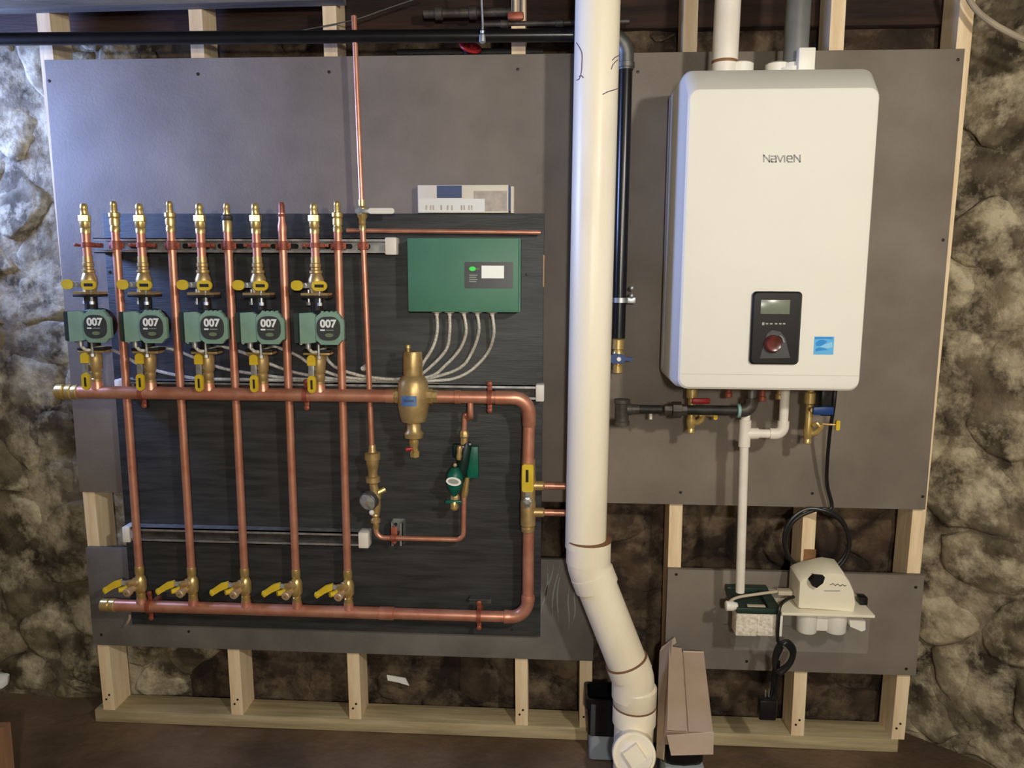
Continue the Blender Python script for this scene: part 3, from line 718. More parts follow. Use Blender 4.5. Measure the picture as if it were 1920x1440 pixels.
# ---- circulator pumps
zP = P(500, 614, YS - 0.05).z
def pump(loc, label):
    t = thing('circulator_pump', label, 'pump', loc, 'green circulator pumps')
    x, y, z = loc; ox = 0.050
    m = MB().lathe((x + 0.012, y + 0.03, z), (0, -1, 0), [(0, 0.03), (0.006, 0.044), (0.046, 0.044), (0.052, 0.036)], 22)
    m.cyl((x, y, z - 0.066), (x, y, z + 0.08), 0.0165, seg=16)
    m.build('volute', M_IRON, t)
    for zz in (zU - 0.0335 - 0.0, z - 0.068):
        MB().box(x - 0.037, x + 0.037, y - 0.021, y + 0.021, zz, zz + 0.0075, 0.002).build('flange', M_IRON, t)
    w_, h = 0.0335, 0.042
    oc = [(-w_, -h + 0.012), (-w_ + 0.012, -h), (w_ - 0.010, -h), (w_, -h + 0.012), (w_, -0.03), (w_ + 0.004, -0.03), (w_ + 0.006, -0.026), (w_ + 0.006, 0.020), (w_ + 0.003, 0.026), (w_, 0.026), (w_ - 0.006, h - 0.006), (w_ - 0.014, h), (-w_ + 0.016, h), (-w_ + 0.006, h - 0.008), (-w_, h - 0.014)]
    m = MB().loft([[V((x + ox - 0.008 + a * 0.76, y - 0.034, z + b * 0.86)) for a, b in oc], [V((x + ox - 0.003 + a * 0.93, y - 0.046, z + b * 0.97)) for a, b in oc], [V((x + ox + a, y - 0.056, z + b)) for a, b in oc], [V((x + ox + a, y - 0.068, z + b)) for a, b in oc]])
    hs = m.build('motor_housing', M_PUMPG, t, ang=40)
    for k in range(4):
        MB().box(x + ox - 0.02 + k * 0.012, x + ox - 0.015 + k * 0.012, y - 0.064, y - 0.054, z + h - 0.002, z + h + 0.002).build('cooling_fin', M_PUMPG, hs, smooth=False)
    MB().prism(rrect(x - 0.046, x + 0.012, z - 0.040, z + 0.038, 0.004, 3), y - 0.052, y - 0.004).build('junction_box', M_PUMPD, t)
    MB().prism([(x - 0.028, z - 0.041), (x + 0.006, z - 0.038), (x + 0.014, z - 0.036), (x + 0.014, z + 0.034), (x + 0.004, z + 0.04), (x - 0.028, z + 0.038)], y - 0.062, y - 0.05).build('box_cover', M_PUMPG, t, ang=30)
    pts = []
    for k in range(32):
        a = 2 * math.pi * k / 32; c, s_ = math.cos(a), math.sin(a)
        pts.append((x + ox + 0.0305 * math.copysign(abs(c) ** 0.75, c), z + 0.0308 * math.copysign(abs(s_) ** 0.75, s_)))
    bd = MB().prism(pts, y - 0.072, y - 0.066).build('badge', M_BADGE, t)
    textmesh('007', 0.027, M_PRINT, 'lettering', bd, (x + ox, y - 0.0724, z + 0.0118), bold=0.0011, sx=1.02)
    MB().box(x + ox - 0.021, x + ox - 0.009, y - 0.0726, y - 0.0718, z - 0.006, z - 0.002).build('small_print', M_PRINT, bd, smooth=False)
    MB().box(x + ox - 0.006, x + ox + 0.014, y - 0.0726, y - 0.0718, z - 0.005, z - 0.003).build('small_print', M_PRINTG, bd, smooth=False)
    MB().prism([(x + ox + 0.002 + 0.011 * math.cos(a), z - 0.017 + 0.005 * math.sin(a)) for a in [2 * math.pi * k / 16 for k in range(16)]], y - 0.0726, y - 0.0718).build('emblem', M_OLIVE, bd, smooth=False)
    MB().lathe((x - 0.016, y - 0.034, z - 0.038), (0, 0, -1), [(0, 0.009), (0.006, 0.009), (0.007, 0.007), (0.018, 0.007)], 12).build('cable_connector', M_STEEL, t)
    MB().cyl((x - 0.036, y - 0.03, z - 0.039), (x - 0.036, y - 0.03, z - 0.046), 0.005, seg=10).build('box_screw', M_STEEL, t)
    return t
pm0 = pump((xs[0], YS, zP), 'sage green circulator pump with round charcoal badge, farthest from ' + SEP)
for i in range(1, 5): copy_tree(pm0, (xs[i], YS, zP), 'sage green circulator pump with round charcoal badge, %s %s' % (ORD[4 - i], SEP))

# ---- lower isolation valves between pump and header
zL = P(500, 692, YS).z
def lower_valve(loc, label):
    t = thing('isolation_valve', label, 'valve', loc, 'flanged valves below the pumps')
    x, y, z = loc; zt_ = zP - 0.068; zb_ = zH + 0.027
    L = zt_ - zb_
    MB().lathe((x, y, zb_), (0, 0, 1), [(0, 0.0142), (L * .12, 0.0142), (L * .14, 0.0125), (L * .22, 0.0148), (L * .32, 0.0148), (L * .35, 0.0128), (L * .42, 0.017), (L * .75, 0.0185), (L * .9, 0.0165), (L - 0.006, 0.018), (L - 0.001, 0.018)], 16).build('body', M_BRD, t)
    MB().box(x - 0.036, x + 0.036, y - 0.02, y + 0.02, zt_ - 0.0075, zt_ - 0.0005, 0.002).build('flange', M_BRD, t)
    lv = MB().box(x - 0.020, x - 0.004, y - 0.03, y - 0.0275, z - 0.03, z + 0.03, 0.001).build('lever', M_STEEL, t)
    MB().prism([(x - 0.021 + a * 0.9, z + 0.015 + b) for a, b in ((0, 0), (0.024, 0), (0.024, 0.02), (0.019, 0.026), (0.012, 0.028), (0.005, 0.026), (0, 0.02))], y - 0.034, y - 0.027).build('lever_grip', M_YEL, lv)
    lobe(0.0215, 0.046, y - 0.037, y - 0.029, x - 0.010, z - 0.035, 0.0105).build('lever_grip', M_YEL, lv)
    MB().box(x - 0.0128, x - 0.0072, y - 0.0377, y - 0.0368, z - 0.048, z - 0.023).build('lettering', M_INK, lv, smooth=False)
    MB().lathe((x - 0.012, y - 0.012, z), (-0.3, -1, 0), [(0, 0.01), (0.014, 0.009), (0.016, 0.006)], 6).build('stem_nut', M_STEELD, t, ang=20)
    b = MB().cyl((x + 0.008, y - 0.0235, zt_ - 0.016), (x + 0.008, y - 0.0235, zt_ + 0.022), 0.0035, seg=10); b.lathe((x + 0.008, y - 0.0235, zt_ - 0.016), (0, 0, 1), [(0, 0.0065), (0.008, 0.0065)], 6)
    b.build('flange_bolt', M_STEEL, t)
    return t
lv0 = lower_valve((xs[0], YS, zL), 'brass valve with yellow tags standing on the supply header, farthest from ' + SEP)
for i in range(1, 5): copy_tree(lv0, (xs[i], YS, zL), 'brass valve with yellow tags standing on the supply header, %s %s' % (ORD[4 - i], SEP))

# ---- air separator
xa = P(775, 745, YS).x
def pz(v): return P(775, v, YS).z
k_ = (pz(700) - pz(800)) / 100
t = thing('air_separator', 'bulbous brass air separator with a blue label on the supply header', 'separator', (xa, YS, pz(858)))
prof = [(820, 17), (812, 18), (806, 13.5), (792, 13), (790, 22), (780, 25.5), (760, 29), (735, 29), (716, 27), (706, 21), (703, 17.5), (700, 18), (664, 17.5), (659, 16), (658, 6)]
MB().lathe((xa, YS, 0), (0, 0, 1), [(pz(v), r * k_) for v, r in prof], 26).build('body', M_BRD, t)
MB().lathe((xa, YS, 0), (0, 0, 1), [(pz(842), 7.5 * k_), (pz(836), 8 * k_), (pz(830), 9.5 * k_), (pz(824), 9 * k_), (pz(821), 12 * k_), (pz(818), 16.5 * k_)], 16).build('drain_neck', M_BR, t)
MB().lathe((xa + 0.002, YS, 0), (0, 0, 1), [(pz(859), 4 * k_), (pz(856), 9 * k_), (pz(847), 9.5 * k_), (pz(845), 7 * k_), (pz(841), 7 * k_)], 6).build('drain_nut', M_BR, t, ang=20)
MB().tube([(xa - 0.004, YS - 0.012, pz(840)), (xa - 0.014, YS - 0.016, pz(840)), (xa - 0.019, YS - 0.017, pz(841))], 0.0052, seg=8).build('drain_lever', M_RED, t)
MB().lathe((xa - 0.012, YS, pz(662)), (0, 0, 1), [(0, 0.004), (0.012, 0.0045), (0.013, 0.0072), (0.021, 0.0068), (0.023, 0.004)], 12).build('vent_pin', M_BR, t)
for s, xe in ((-1, xs0), (1, xs1)):
    xi = xa + s * 25 * k_
    MB().lathe((xi, YS, zH), (s, 0, 0), [(0, 0.019), (0.002, 0.0215), (abs(xe - xi) * .62, 0.0215), (abs(xe - xi) * .7, 0.0185), (abs(xe - xi) + 0.006, 0.0185)], 8).build('union_nut', M_BRD, t, ang=20)
# curved label hugging the body
q = MB(); n = 8; r_ = 29 * k_ + 0.0006
for i in range(n + 1):
    a = math.radians(-32 + 58 * i / n - 4)
    for v in (738, 757): q.v.append(V((xa + r_ * math.sin(a), YS - r_ * math.cos(a), pz(v))))
for i in range(n): q.f.append((2 * i, 2 * i + 1, 2 * i + 3, 2 * i + 2))
lb = q.build('label', M_LBLUE, t)
q = MB(); r_ += 0.0006
for i in range(n + 1):
    a = math.radians(-22 + 38 * i / n - 4)
    for v in (745, 749): q.v.append(V((xa + r_ * math.sin(a), YS - r_ * math.cos(a), pz(v))))
for i in range(n): q.f.append((2 * i, 2 * i + 1, 2 * i + 3, 2 * i + 2))
q.build('small_print', M_NAVY, lb)

# ---- thin make-up riser with white-handled valve
YT = -0.074
xt0, xt1 = P(667, 110, YT).x, P(697, 830, YT).x
zt0, zt1 = P(665, 30, YT).z, P(697, 842, YT).z
t = thing('makeup_riser', 'thin tall copper pipe rising past the white-handled valve', 'pipe', (xt1, YT, zt1))
zk = P(681, 410, YT).z; fx = lambda z: xt1 + (xt0 - xt1) * (z - zt1) / (P(667, 110, YT).z - zt1)
MB().cyl((xt1, YT, zt1), (fx(zk), YT, zk), 0.0078, seg=14).build('pipe', M_CU, t)
MB().cyl((fx(zk), YT, zk), (fx(zt0), YT, zt0), 0.0068, seg=14).build('pipe', M_CU, t)
zv_ = P(680, 398, YT).z; xv = fx(zv_)
t2 = thing('ball_valve', 'small brass ball valve with a white lever on the thin copper pipe', 'valve', (xv, YT, zv_ - 0.05))
MB().lathe((xv, YT, zv_ - 0.048), (0, 0, 1), [(0, 0.0092), (0.014, 0.0094), (0.016, 0.0082), (0.02, 0.0098), (0.03, 0.0098), (0.036, 0.014), (0.058, 0.014), (0.064, 0.0095), (0.08, 0.0092)], 14).build('body', M_BR, t2)
MB().lathe((xv - 0.002, YT - 0.010, zv_ + 0.002), (0, -1, 0), [(0, 0.0075), (0.008, 0.0075), (0.009, 0.0105), (0.014, 0.0105), (0.015, 0.006)], 14).build('stem', M_STEEL, t2)
lv = MB().box(xv - 0.002, xv + 0.03, YT - 0.027, YT - 0.0235, zv_ - 0.004, zv_ + 0.007, 0.001).build('lever', M_STEEL, t2)
MB().prism(rrect(xv + 0.024, xv + 0.092, zv_ - 0.006, zv_ + 0.0085, 0.006, 4), YT - 0.03, YT - 0.0215).build('lever_grip', M_WPL, lv)
vclamp(st1, fx(zS1), YT, zS1, 0.0082, 0.03, 0.022)

# ---- loose copper length resting on the controller
a, b = P(650, 432, -0.047), P(1014, 436, -0.047)
tag(MB().cyl(a, b, 0.0062, seg=14).build('copper_offcut', M_CU, org=a), 'loose thin copper pipe laid across the top of the green controller', 'pipe')

# ---- controller
YC = -0.10
c0, c1 = P(763, 446, YC), P(972, 586, YC)
t = thing('zone_controller', 'green wall box with a small lit screen and five cables below', 'controller', ((c0.x + c1.x) / 2, -0.02, c1.z))
MB().prism(rrect(c0.x, c1.x + 0.004, c1.z, c0.z, 0.004, 3), YC + 0.022, -0.0205).build('body', M_BOXG, t)
cv = MB().box(c0.x, c1.x, YC, YC + 0.022, c1.z, c0.z, 0.003).build('cover', M_BOXG, t)
f0, f1 = P(871, 491, YC), P(962, 541, YC)
pn = MB().prism(rrect(f0.x, f1.x, f1.z, f0.z, 0.004, 3), YC - 0.0015, YC + 0.001).build('display_panel', M_GPL, t)
q0, q1 = P(903, 498, YC), P(945, 522, YC)
MB().box(q0.x, q1.x, YC - 0.0025, YC - 0.001, q1.z, q0.z).build('screen', M_SCR, pn, smooth=False)
q0 = P(886, 504, YC)
MB().prism([(q0.x + 0.009 * math.cos(a), q0.z + 0.006 * math.sin(a)) for a in [2 * math.pi * k / 12 for k in range(12)]], YC - 0.0025, YC - 0.001).build('indicator', M_LED, pn, smooth=False)
q0 = P(896, 504, YC)
MB().box(q0.x - 0.004, q0.x + 0.004, YC - 0.0025, YC - 0.001, q0.z - 0.002, q0.z + 0.002).build('indicator', M_OLIVE, pn, smooth=False)
for k in range(4):
    q0 = P(880, 516 + 4 * k, YC)
    MB().box(q0.x, q0.x + 0.022 - 0.003 * (k % 2), YC - 0.0022, YC - 0.001, q0.z - 0.0015, q0.z + 0.0015).build('small_print', M_PRINTG, pn, smooth=False)
# ---- cables
YK = -0.048
cab = [
 ([(819, 588), (820, 620), (812, 650), (795, 678), (780, 700)], [(745, 711), (690, 707), (660, 700), (632, 690), (606, 674), (592, 660)], 4),
 ([(843, 588), (843, 625), (835, 658), (800, 694), (780, 705)], [(745, 712), (690, 711), (640, 706), (590, 688), (560, 668), (530, 655), (505, 650), (486, 652)], 3),
 ([(870, 588), (874, 622), (862, 655), (835, 685), (806, 706)], [(745, 714), (690, 713), (640, 712), (560, 700), (510, 684), (466, 665), (430, 653), (402, 650), (378, 653)], 2),
 ([(895, 588), (898, 620), (886, 658), (862, 690), (806, 709)], [(745, 716), (690, 715), (600, 712), (540, 709), (470, 700), (415, 690), (368, 672), (330, 657), (296, 652), (270, 656)], 1),
 ([(923, 588), (926, 625), (915, 660), (885, 693), (850, 710), (806, 714)], [(745, 718), (690, 717), (600, 715), (500, 712), (420, 711), (365, 709), (310, 699), (266, 686), (235, 668), (205, 657), (176, 660)], 0)]
for k, (a, b, i) in enumerate(cab):
    YK = -0.0635 + 0.0089 * k
    tt = thing('armored_cable', 'pale armoured cable running from the controller to the pump %s %s' % (ORD[4 - i], SEP), 'cable', tuple(P(a[0][0], 588, -0.06)), 'pump cables')
    pts = [P(u, v, -0.06 if j < 2 else YK) for j, (u, v) in enumerate(a)] + [P(u, v, YK) for u, v in b[:-2]]
    e = V((xs[i] - 0.016, YS - 0.034, zP - 0.055))
    pts.append(P(b[-2][0] + 8, b[-2][1], -0.058)); pts.append(e + V((0.034, 0.034, -0.006))); pts.append(e + V((0.010, 0.012, -0.012))); pts.append(e)
    MB().tube(pts, 0.0045, seg=8, n=5).build('sheath', M_CABLE, tt)
    p = P(a[0][0], 587, -0.06)
    MB().lathe((p.x, -0.06, c1.z + 0.0005), (0, 0, -1), [(0, 0.014), (0.004, 0.014), (0.006, 0.006), (0.012, 0.006)], 12).build('connector', M_WPL, tt)
p = P(681, 691, -0.05)
MB().lathe((p.x, -0.0205, p.z), (0, -1, 0), [(0, 0.009), (0.03, 0.008), (0.034, 0.005)], 10).build('cable_tie_mount', M_WPL, tt)
p = P(680, 709, -0.05)
MB().box(p.x - 0.006, p.x + 0.006, -0.056, -0.0405, p.z - 0.007, p.z + 0.006, 0.002).build('cable_tie', M_WPL, tt)

# ---- carton on top of the black panel
a, b = P(783, 347, -0.04), P(953, 398, -0.04)
t = thing('carton', 'flat white carton with a blue block, standing on the black panel top', 'carton', ((a.x + b.x) / 2, -0.02, 0.8075))
zc0, zc1 = 0.8075, a.z
MB().box(a.x, b.x, -0.04, -0.0005, zc0, zc1, 0.001).build('box', M_PAPER, t)
def lab(u0, v0, u1, v1, m, y=-0.0406, nm='printed_label'):
    p, q = P(u0, v0, -0.04), P(u1, v1, -0.04)
    MB().box(p.x, q.x, y, -0.0395, max(q.z, zc0 + 0.0005), p.z).build(nm, m, t, smooth=False)
lab(819, 348, 866, 371, M_NAVY); lab(888, 358, 951, 396, M_PAPER2)
lab(786, 373, 909, 398, M_PRINT, -0.0412)
for u in (798, 806, 811, 826, 838, 846, 864, 869, 878, 883): lab(u, 385, u + 3, 394, M_PAPER2, -0.0418, 'bar_mark')
lab(953.5, 348, 957, 396, M_NAVY)
MB().box(b.x + 0.006, b.x + 0.014, -0.03, -0.0005, zc0, zc1 - 0.003).build('inner_leaflet', M_PAPER, t, smooth=False)

# ---- make-up water line: check valve, regulator with gauge, U pipe
Yg = -0.074
def G(u, v, y=Yg): return P(u, v, y)
kk = (G(700, 850).z - G(700, 950).z) / 100
t = thing('union_fitting', 'chunky brass union at the foot of the thin copper pipe', 'fitting', tuple(G(698, 905)))
xc = (xt1 + G(700, 905).x) / 2
MB().lathe((xc, Yg, 0), (0, 0, 1), [(G(700, v).z, r * kk) for v, r in ((912, 6), (906, 8), (903, 13.5), (894, 13.5), (892, 9), (884, 8.5), (875, 10.5), (866, 12), (862, 12), (861, 14.5), (849, 14.5), (847, 8), (842, 7), (836, 6.6), (834, 5.8))], 18).build('body', M_BRD, t)
t = thing('pressure_regulator', 'brass pressure regulator with a cloudy round gauge face', 'regulator', tuple(G(703, 975)))
m = MB(); m.tube([G(700, 908), G(703, 925), G(706, 945), G(704, 962)], 0.0125, seg=14); m.ball(G(704, 932), 0.017)
m.lathe(G(704, 962), (0.0, 0, -1), [(0, 0.010), (0.006, 0.012), (0.012, 0.009), (0.018, 0.0145), (0.026, 0.0145), (0.028, 0.008), (0.034, 0.008)], 12)
m.build('body', M_BRD, t)
MB().cyl(G(706, 925), G(722, 917, Yg + 0.01), 0.008, seg=10).build('side_port', M_BRD, t)
g0 = P(696, 935, Yg - 0.012); gd = V((-0.28, -0.93, -0.2)).normalized()
gg = MB().lathe(g0, gd, [(0, 0.014), (0.004, 0.0265), (0.02, 0.0265), (0.022, 0.025), (0.0221, 0.022)], 26).build('gauge_case', M_STEELD, t)
MB().lathe(g0 + gd * 0.0195, gd, [(0, 0.0235), (0.003, 0.0235), (0.0045, 0.021)], 26).build('gauge_lens', M_GAUGE, gg)
MB().lathe(g0 + gd * 0.024, gd, [(0, 0.005), (0.001, 0.005)], 12).build('pointer_hub', M_PINK, gg)
MB().ball(P(697, 961, Yg - 0.03), 0.0078, 10, 6).build('bleed_cap', M_WPL, t)
# U pipe
t = thing('fill_pipe', 'thin copper U pipe joining the regulator to the green fill valve', 'pipe', tuple(G(790, 1010)))
u0, u1 = G(704, 985), G(870, 945)
zlo = G(790, 1010).z; rb = 0.022
def arc(c, r, a0, a1, n=7, y=Yg): return [V((c[0] + r * math.cos(math.radians(a0 + (a1 - a0) * k / n)), y, c[1] + r * math.sin(math.radians(a0 + (a1 - a0) * k / n)))) for k in range(n + 1)]
xe = G(869, 980).x
path = [V((u0.x + 0.002, Yg, u0.z + 0.004))] + arc((u0.x + 0.002 + rb, zlo + rb), rb, 180, 270) + arc((xe - rb, zlo + rb), rb, 270, 360) + [V((xe + 0.002, Yg, G(870, 928).z))]
MB().tube(path, 0.0072, seg=12, smooth=False).build('pipe', M_CU, t)
m = MB().lathe((u0.x + 0.002, Yg, u0.z + 0.006), (0, 0, -1), [(0, 0.009), (0.014, 0.009), (0.016, 0.0078)], 12)
m.build('sleeve', M_BR, t)
# short strut piece + clamp that holds it
t = thing('strut_offcut', 'short galvanized strut piece with a copper clamp on the U pipe', 'bracket', tuple(P(744, 1022, -0.0205)))
s0, s1 = P(733, 978, -0.05), P(757, 1021, -0.05)
m = MB(); m.box(s0.x, s1.x, -0.023, -0.0205, s1.z, s0.z); m.box(s0.x, s0.x + 0.0025, -0.0615, -0.023, s1.z, s0.z); m.box(s1.x - 0.0025, s1.x, -0.0615, -0.023, s1.z, s0.z)
m.box(s0.x, s0.x + 0.0085, -0.0615, -0.0590, s1.z, s0.z); m.box(s1.x - 0.0085, s1.x, -0.0615, -0.0590, s1.z, s0.z)
m.build('channel', M_STEEL, t, smooth=False)
p = P(742, 983, -0.023)
MB().prism([(p.x + 0.005 * math.cos(a), p.z + 0.005 * math.sin(a)) for a in [2 * math.pi * k / 12 for k in range(12)]], -0.0236, -0.0228).build('slot', M_INK, t, smooth=False)
xk = P(738, 1010, Yg).x
q = MB().lathe((xk - 0.009, Yg, zlo), (1, 0, 0), [(0, 0.0073), (0, 0.0095), (0.018, 0.0095), (0.018, 0.0073)], 16)
q.box(xk - 0.009, xk + 0.009, Yg + 0.006, Yg + 0.009, zlo - 0.014, zlo + 0.03, 0.001); q.box(xk - 0.006, xk + 0.006, Yg + 0.006, -0.0235, zlo - 0.004, zlo + 0.004)
q.lathe((xk, Yg + 0.005, zlo - 0.012), (0, -1, 0), [(0, 0.008), (0.004, 0.0075), (0.006, 0.004)], 12)
q.build('pipe_clamp', M_CUD, t)

# ---- green fill valve / backflow preventer
t = thing('fill_valve', 'green fill valve assembly with a white oval badge and T handle', 'valve', tuple(P(868, 945, Yg)))
m = MB(); m.tube([(xq - 0.014, YS + 0.03, zH - 0.058), P(872, 778, -0.09), P(871, 795, -0.088), P(870, 812, -0.085)], 0.0074, seg=12)
m.build('inlet_tube', M_CU, t)
def L_(v0, v1, u, y, prof, seg=12, mm=M_BRD, nm='fitting', u1=None, y1=None):
    a_ = P(u, v0, y); b_ = P(u1 if u1 else u, v1, y1 if y1 is not None else y)
    L = (b_ - a_).length
    return MB().lathe(a_, b_ - a_, [(f * L, r) for f, r in prof], seg).build(nm, mm, t)
L_(806, 836, 870, -0.085, [(0, 0.008), (.15, 0.0125), (.4, 0.0135), (.5, 0.010), (.8, 0.011), (1, 0.0095)], 8)
L_(828, 905, 875, -0.082, [(0, 0.011), (.08, 0.016), (.5, 0.017), (.8, 0.0155), (1, 0.010)], 16, M_GRND, 'body', 862, -0.082)
p0_, p1_ = P(876, 835, -0.06), P(898, 895, -0.06)
MB().box(p0_.x, p1_.x, -0.075, -0.05, p1_.z, p0_.z, 0.004).build('side_body', M_GRN, t)
p0_, p1_ = P(849, 832, -0.055), P(872, 858, -0.055)
MB().box(p0_.x, p1_.x, -0.062, -0.045, p1_.z, p0_.z, 0.004).build('rear_body', M_GRND, t)
L_(836, 862, 862, -0.11, [(0, 0.006), (.2, 0.009), (.5, 0.0065), (.7, 0.0085), (1, 0.006)], 10, M_BRD, 'test_cock', 860)
for u, v in ((868, 838), (881, 833)): MB().ball(P(u, v, -0.1), 0.004, 8, 6).build('bolt', M_STEEL, t)
MB().ball(P(853, 872, -0.11), 0.0062, 10, 6).build('relief_cap', M_PINK, t)
L_(876, 930, 853, -0.095, [(0, 0.010), (.18, 0.020), (.3, 0.0225), (.62, 0.0215), (.8, 0.015), (.92, 0.009), (1, 0.007)], 20, M_GRN, 'bell', 852, -0.1)
bc = P(851, 903, -0.125); nv = V((-0.12, -0.96, 0.25)).normalized()
xx, yy, _ = frame(nv)
def oval(c, a, b, h, mm, nm, par):
    q = MB(); n = 24
    uu = V((1, 0, -0.13)).normalized(); ww = nv.cross(uu).normalized()
    for d in (0, h):
        for k in range(n): q.v.append(c + nv * d + uu * a * math.cos(2 * math.pi * k / n) + ww * b * math.sin(2 * math.pi * k / n))
    q.f += [tuple(range(n)), tuple(range(n, 2 * n))] + [(k, (k + 1) % n, n + (k + 1) % n, n + k) for k in range(n)]
    return q.build(nm, mm, par)
bg = oval(bc, 0.0205, 0.0115, 0.004, M_WPL, 'badge', t)
oval(bc + nv * 0.0042, 0.0145, 0.0065, 0.0006, M_PRINTG, 'badge_centre', bg)
L_(926, 940, 853, -0.095, [(0, 0.009), (.4, 0.0135), (1, 0.0125)], 8, M_BRD, 'outlet_nut')
a_, b_ = P(835, 941, -0.108), P(866, 942, -0.108)
MB().box(a_.x, b_.x, -0.112, -0.102, a_.z - 0.005, a_.z + 0.005, 0.003).build('t_handle', M_GRN, t)
L_(940, 956, 852, -0.104, [(0, 0.009), (.3, 0.0118), (.8, 0.0118), (1, 0.008)], 12, M_BR, 'cap')
L_(895, 932, 876, -0.074, [(0, 0.007), (.4, 0.0085), (.6, 0.010), (.9, 0.010), (1, 0.0085)], 10, M_BR, 'outlet_adapter', 870)

# ---- closely spaced tees and purge valve on the right leg
t = thing('tee_assembly', 'brass primary tee block with a yellow tag lever beside the waste pipe', 'fitting', tuple(P(988, 985, YR)))
xm = (xLu + xR) / 2; ym = -0.092
za, zc = zLu, zLt
m = MB().lathe((xm, ym, zc - 0.012), (0, 0, 1), [(0, 0.0185), (0.010, 0.019), (0.012, 0.0165), (0.018, 0.021), (0.03, 0.021), ((za - zc) * .45, 0.0215), ((za - zc) * .5, 0.019), ((za - zc) * .8, 0.0215), (za - zc, 0.019), (za - zc + 0.022, 0.0185)], 18)
m.build('body', M_BRD, t)
for v in (911, 961):
    z = P(1030, v, ym).z; x2 = P(1020, v, ym).x
    MB().lathe((xm + 0.01, ym, z), (1, 0, 0), [(0, 0.014), (0.012, 0.0135), (x2 - xm - 0.012, 0.0135), (x2 - xm - 0.008, 0.0105)], 16).build('branch', M_BRD, t)
    MB().cyl((x2 - 0.002, ym, z), (0.305, ym, z), 0.0095, seg=14).build('stub_pipe', M_CU, t)
    MB().lathe((0.303, ym, z), (1, 0, 0), [(0, 0.0112), (0.012, 0.0112), (0.015, 0.007)], 14).build('stub_cap', M_CU, t)
p0_, p1_ = P(979, 870, ym - 0.03), P(1000, 922, ym - 0.03)
lv = MB().box((p0_.x + p1_.x) / 2 - 0.007, (p0_.x + p1_.x) / 2 + 0.007, ym - 0.032, ym - 0.029, P(988, 945, ym).z, p0_.z - 0.01, 0.001).build('lever', M_STEEL, t)
MB().prism(rrect(p0_.x, p1_.x, p1_.z, p0_.z, 0.006, 4), ym - 0.036, ym - 0.027).build('lever_grip', M_YEL, lv)
p2, p3 = P(986, 880, ym - 0.03), P(991, 903, ym - 0.03)
MB().box(p2.x, p3.x, ym - 0.0368, ym - 0.0358, p3.z, p2.z).build('lettering', M_INK, lv, smooth=False)
p = P(989, 940, ym - 0.03)
MB().lathe((p.x, ym - 0.015, p.z), (0, -1, 0), [(0, 0.010), (0.012, 0.010), (0.014, 0.013), (0.02, 0.013), (0.022, 0.007)], 6).build('stem_nut', M_STEEL, t, ang=20)

# ================================================================== cream waste stack
YW = -0.162
t = thing('waste_pipe', 'thick cream waste pipe with a jog and a cleanout near the floor', 'pipe', tuple(P(1190, 1440, YW)))
A1 = P(1121, 5, YW); A2 = P(1099, 990, YW)
sx = (A2.x - A1.x) / (A2.z - A1.z)
RW = 0.0542
top = V((A1.x + sx * (1.52 - A1.z), YW, 1.50)); joint = P(1098, 1012, YW)
bend1 = P(1103, 1058, YW); bend2 = P(1187, 1270, YW); bot = V((bend2.x + 0.006, YW, FZ - 0.02))
MB().cyl(joint + V((0, 0, -0.02)), top, RW, seg=32).build('pipe', M_PVC, t)
d12 = (bend2 - bend1).normalized()
MB().cyl(bend1, bend2, RW, seg=32).build('pipe', M_PVC, t)
def elbow(a, b, c, r, la, lc, nm):
    """fitting bending at b: from la along b->a to lc along b->c"""
    da = (a - b).normalized(); dc = (c - b).normalized()
    p0, p1 = b + da * la, b + dc * lc
    m0, m1 = b + da * la * 0.28, b + dc * lc * 0.28
    pts = [p0, m0]
    for k in range(1, 8):
        f = k / 8; pts.append(m0 * (1 - f) ** 2 + b * 2 * f * (1 - f) + m1 * f * f)
    pts += [m1, p1]
    o = MB().tube(pts, r, seg=32, smooth=False).build(nm, M_PVC, t, ang=50)
    return p0, p1, da, dc
p0, p1, da, dc = elbow(top, bend1, bend2, RW + 0.0038, 0.070, 0.062, 'elbow')
def ring(p, d, r, w_, m, nm): MB().lathe(p - d * w_ / 2, d, [(0, r - 0.004), (0.0005, r), (w_ - 0.0005, r), (w_, r - 0.004)], 32).build(nm, m, t)
ring(p0, V((sx, 0, 1)).normalized(), RW + 0.0068, 0.005, M_SEAM, 'cement_seam')
ring(p0 + V((0, 0, -0.035)), V((0, 0, 1)), RW + 0.0052, 0.06, M_PVC, 'socket')
ring(p1 - d12 * 0.018, d12, RW + 0.0052, 0.04, M_PVC, 'socket')
p0, p1, da, dc = elbow(bend1, bend2, bot, RW + 0.0035, 0.052, 0.055, 'elbow')
ring(p0, d12, RW + 0.0052, 0.004, M_SEAM, 'cement_seam')
ring(p0 + d12 * 0.02, d12, RW + 0.005, 0.036, M_PVC, 'socket')
zs = P(1190, 1340, YW - 0.05).z
MB().cyl((bot.x, YW, FZ - 0.015), (bot.x, YW, p1.z + 0.02), RW, seg=32).build('pipe', M_PVC, t)
MB().lathe((bot.x, YW, zs - 0.055), (0, 0, 1), [(0, RW + 0.001), (0.004, RW + 0.005), (0.052, RW + 0.005), (0.055, RW + 0.003)], 32).build('socket', M_PVC, t)
MB().lathe((bot.x, YW, zs + 0.002), (0, 0, 1), [(0, RW + 0.003), (0.003, RW + 0.005), (0.05, RW + 0.005), (0.055, RW + 0.001)], 32).build('socket', M_PVC, t)
ring(V((bot.x, YW, zs)), V((0, 0, 1)), RW + 0.0052, 0.004, M_SEAM, 'cement_seam')
cc = P(1189, 1416, YW - 0.11); cdv = V((-0.02, -0.93, 0.36)).normalized()
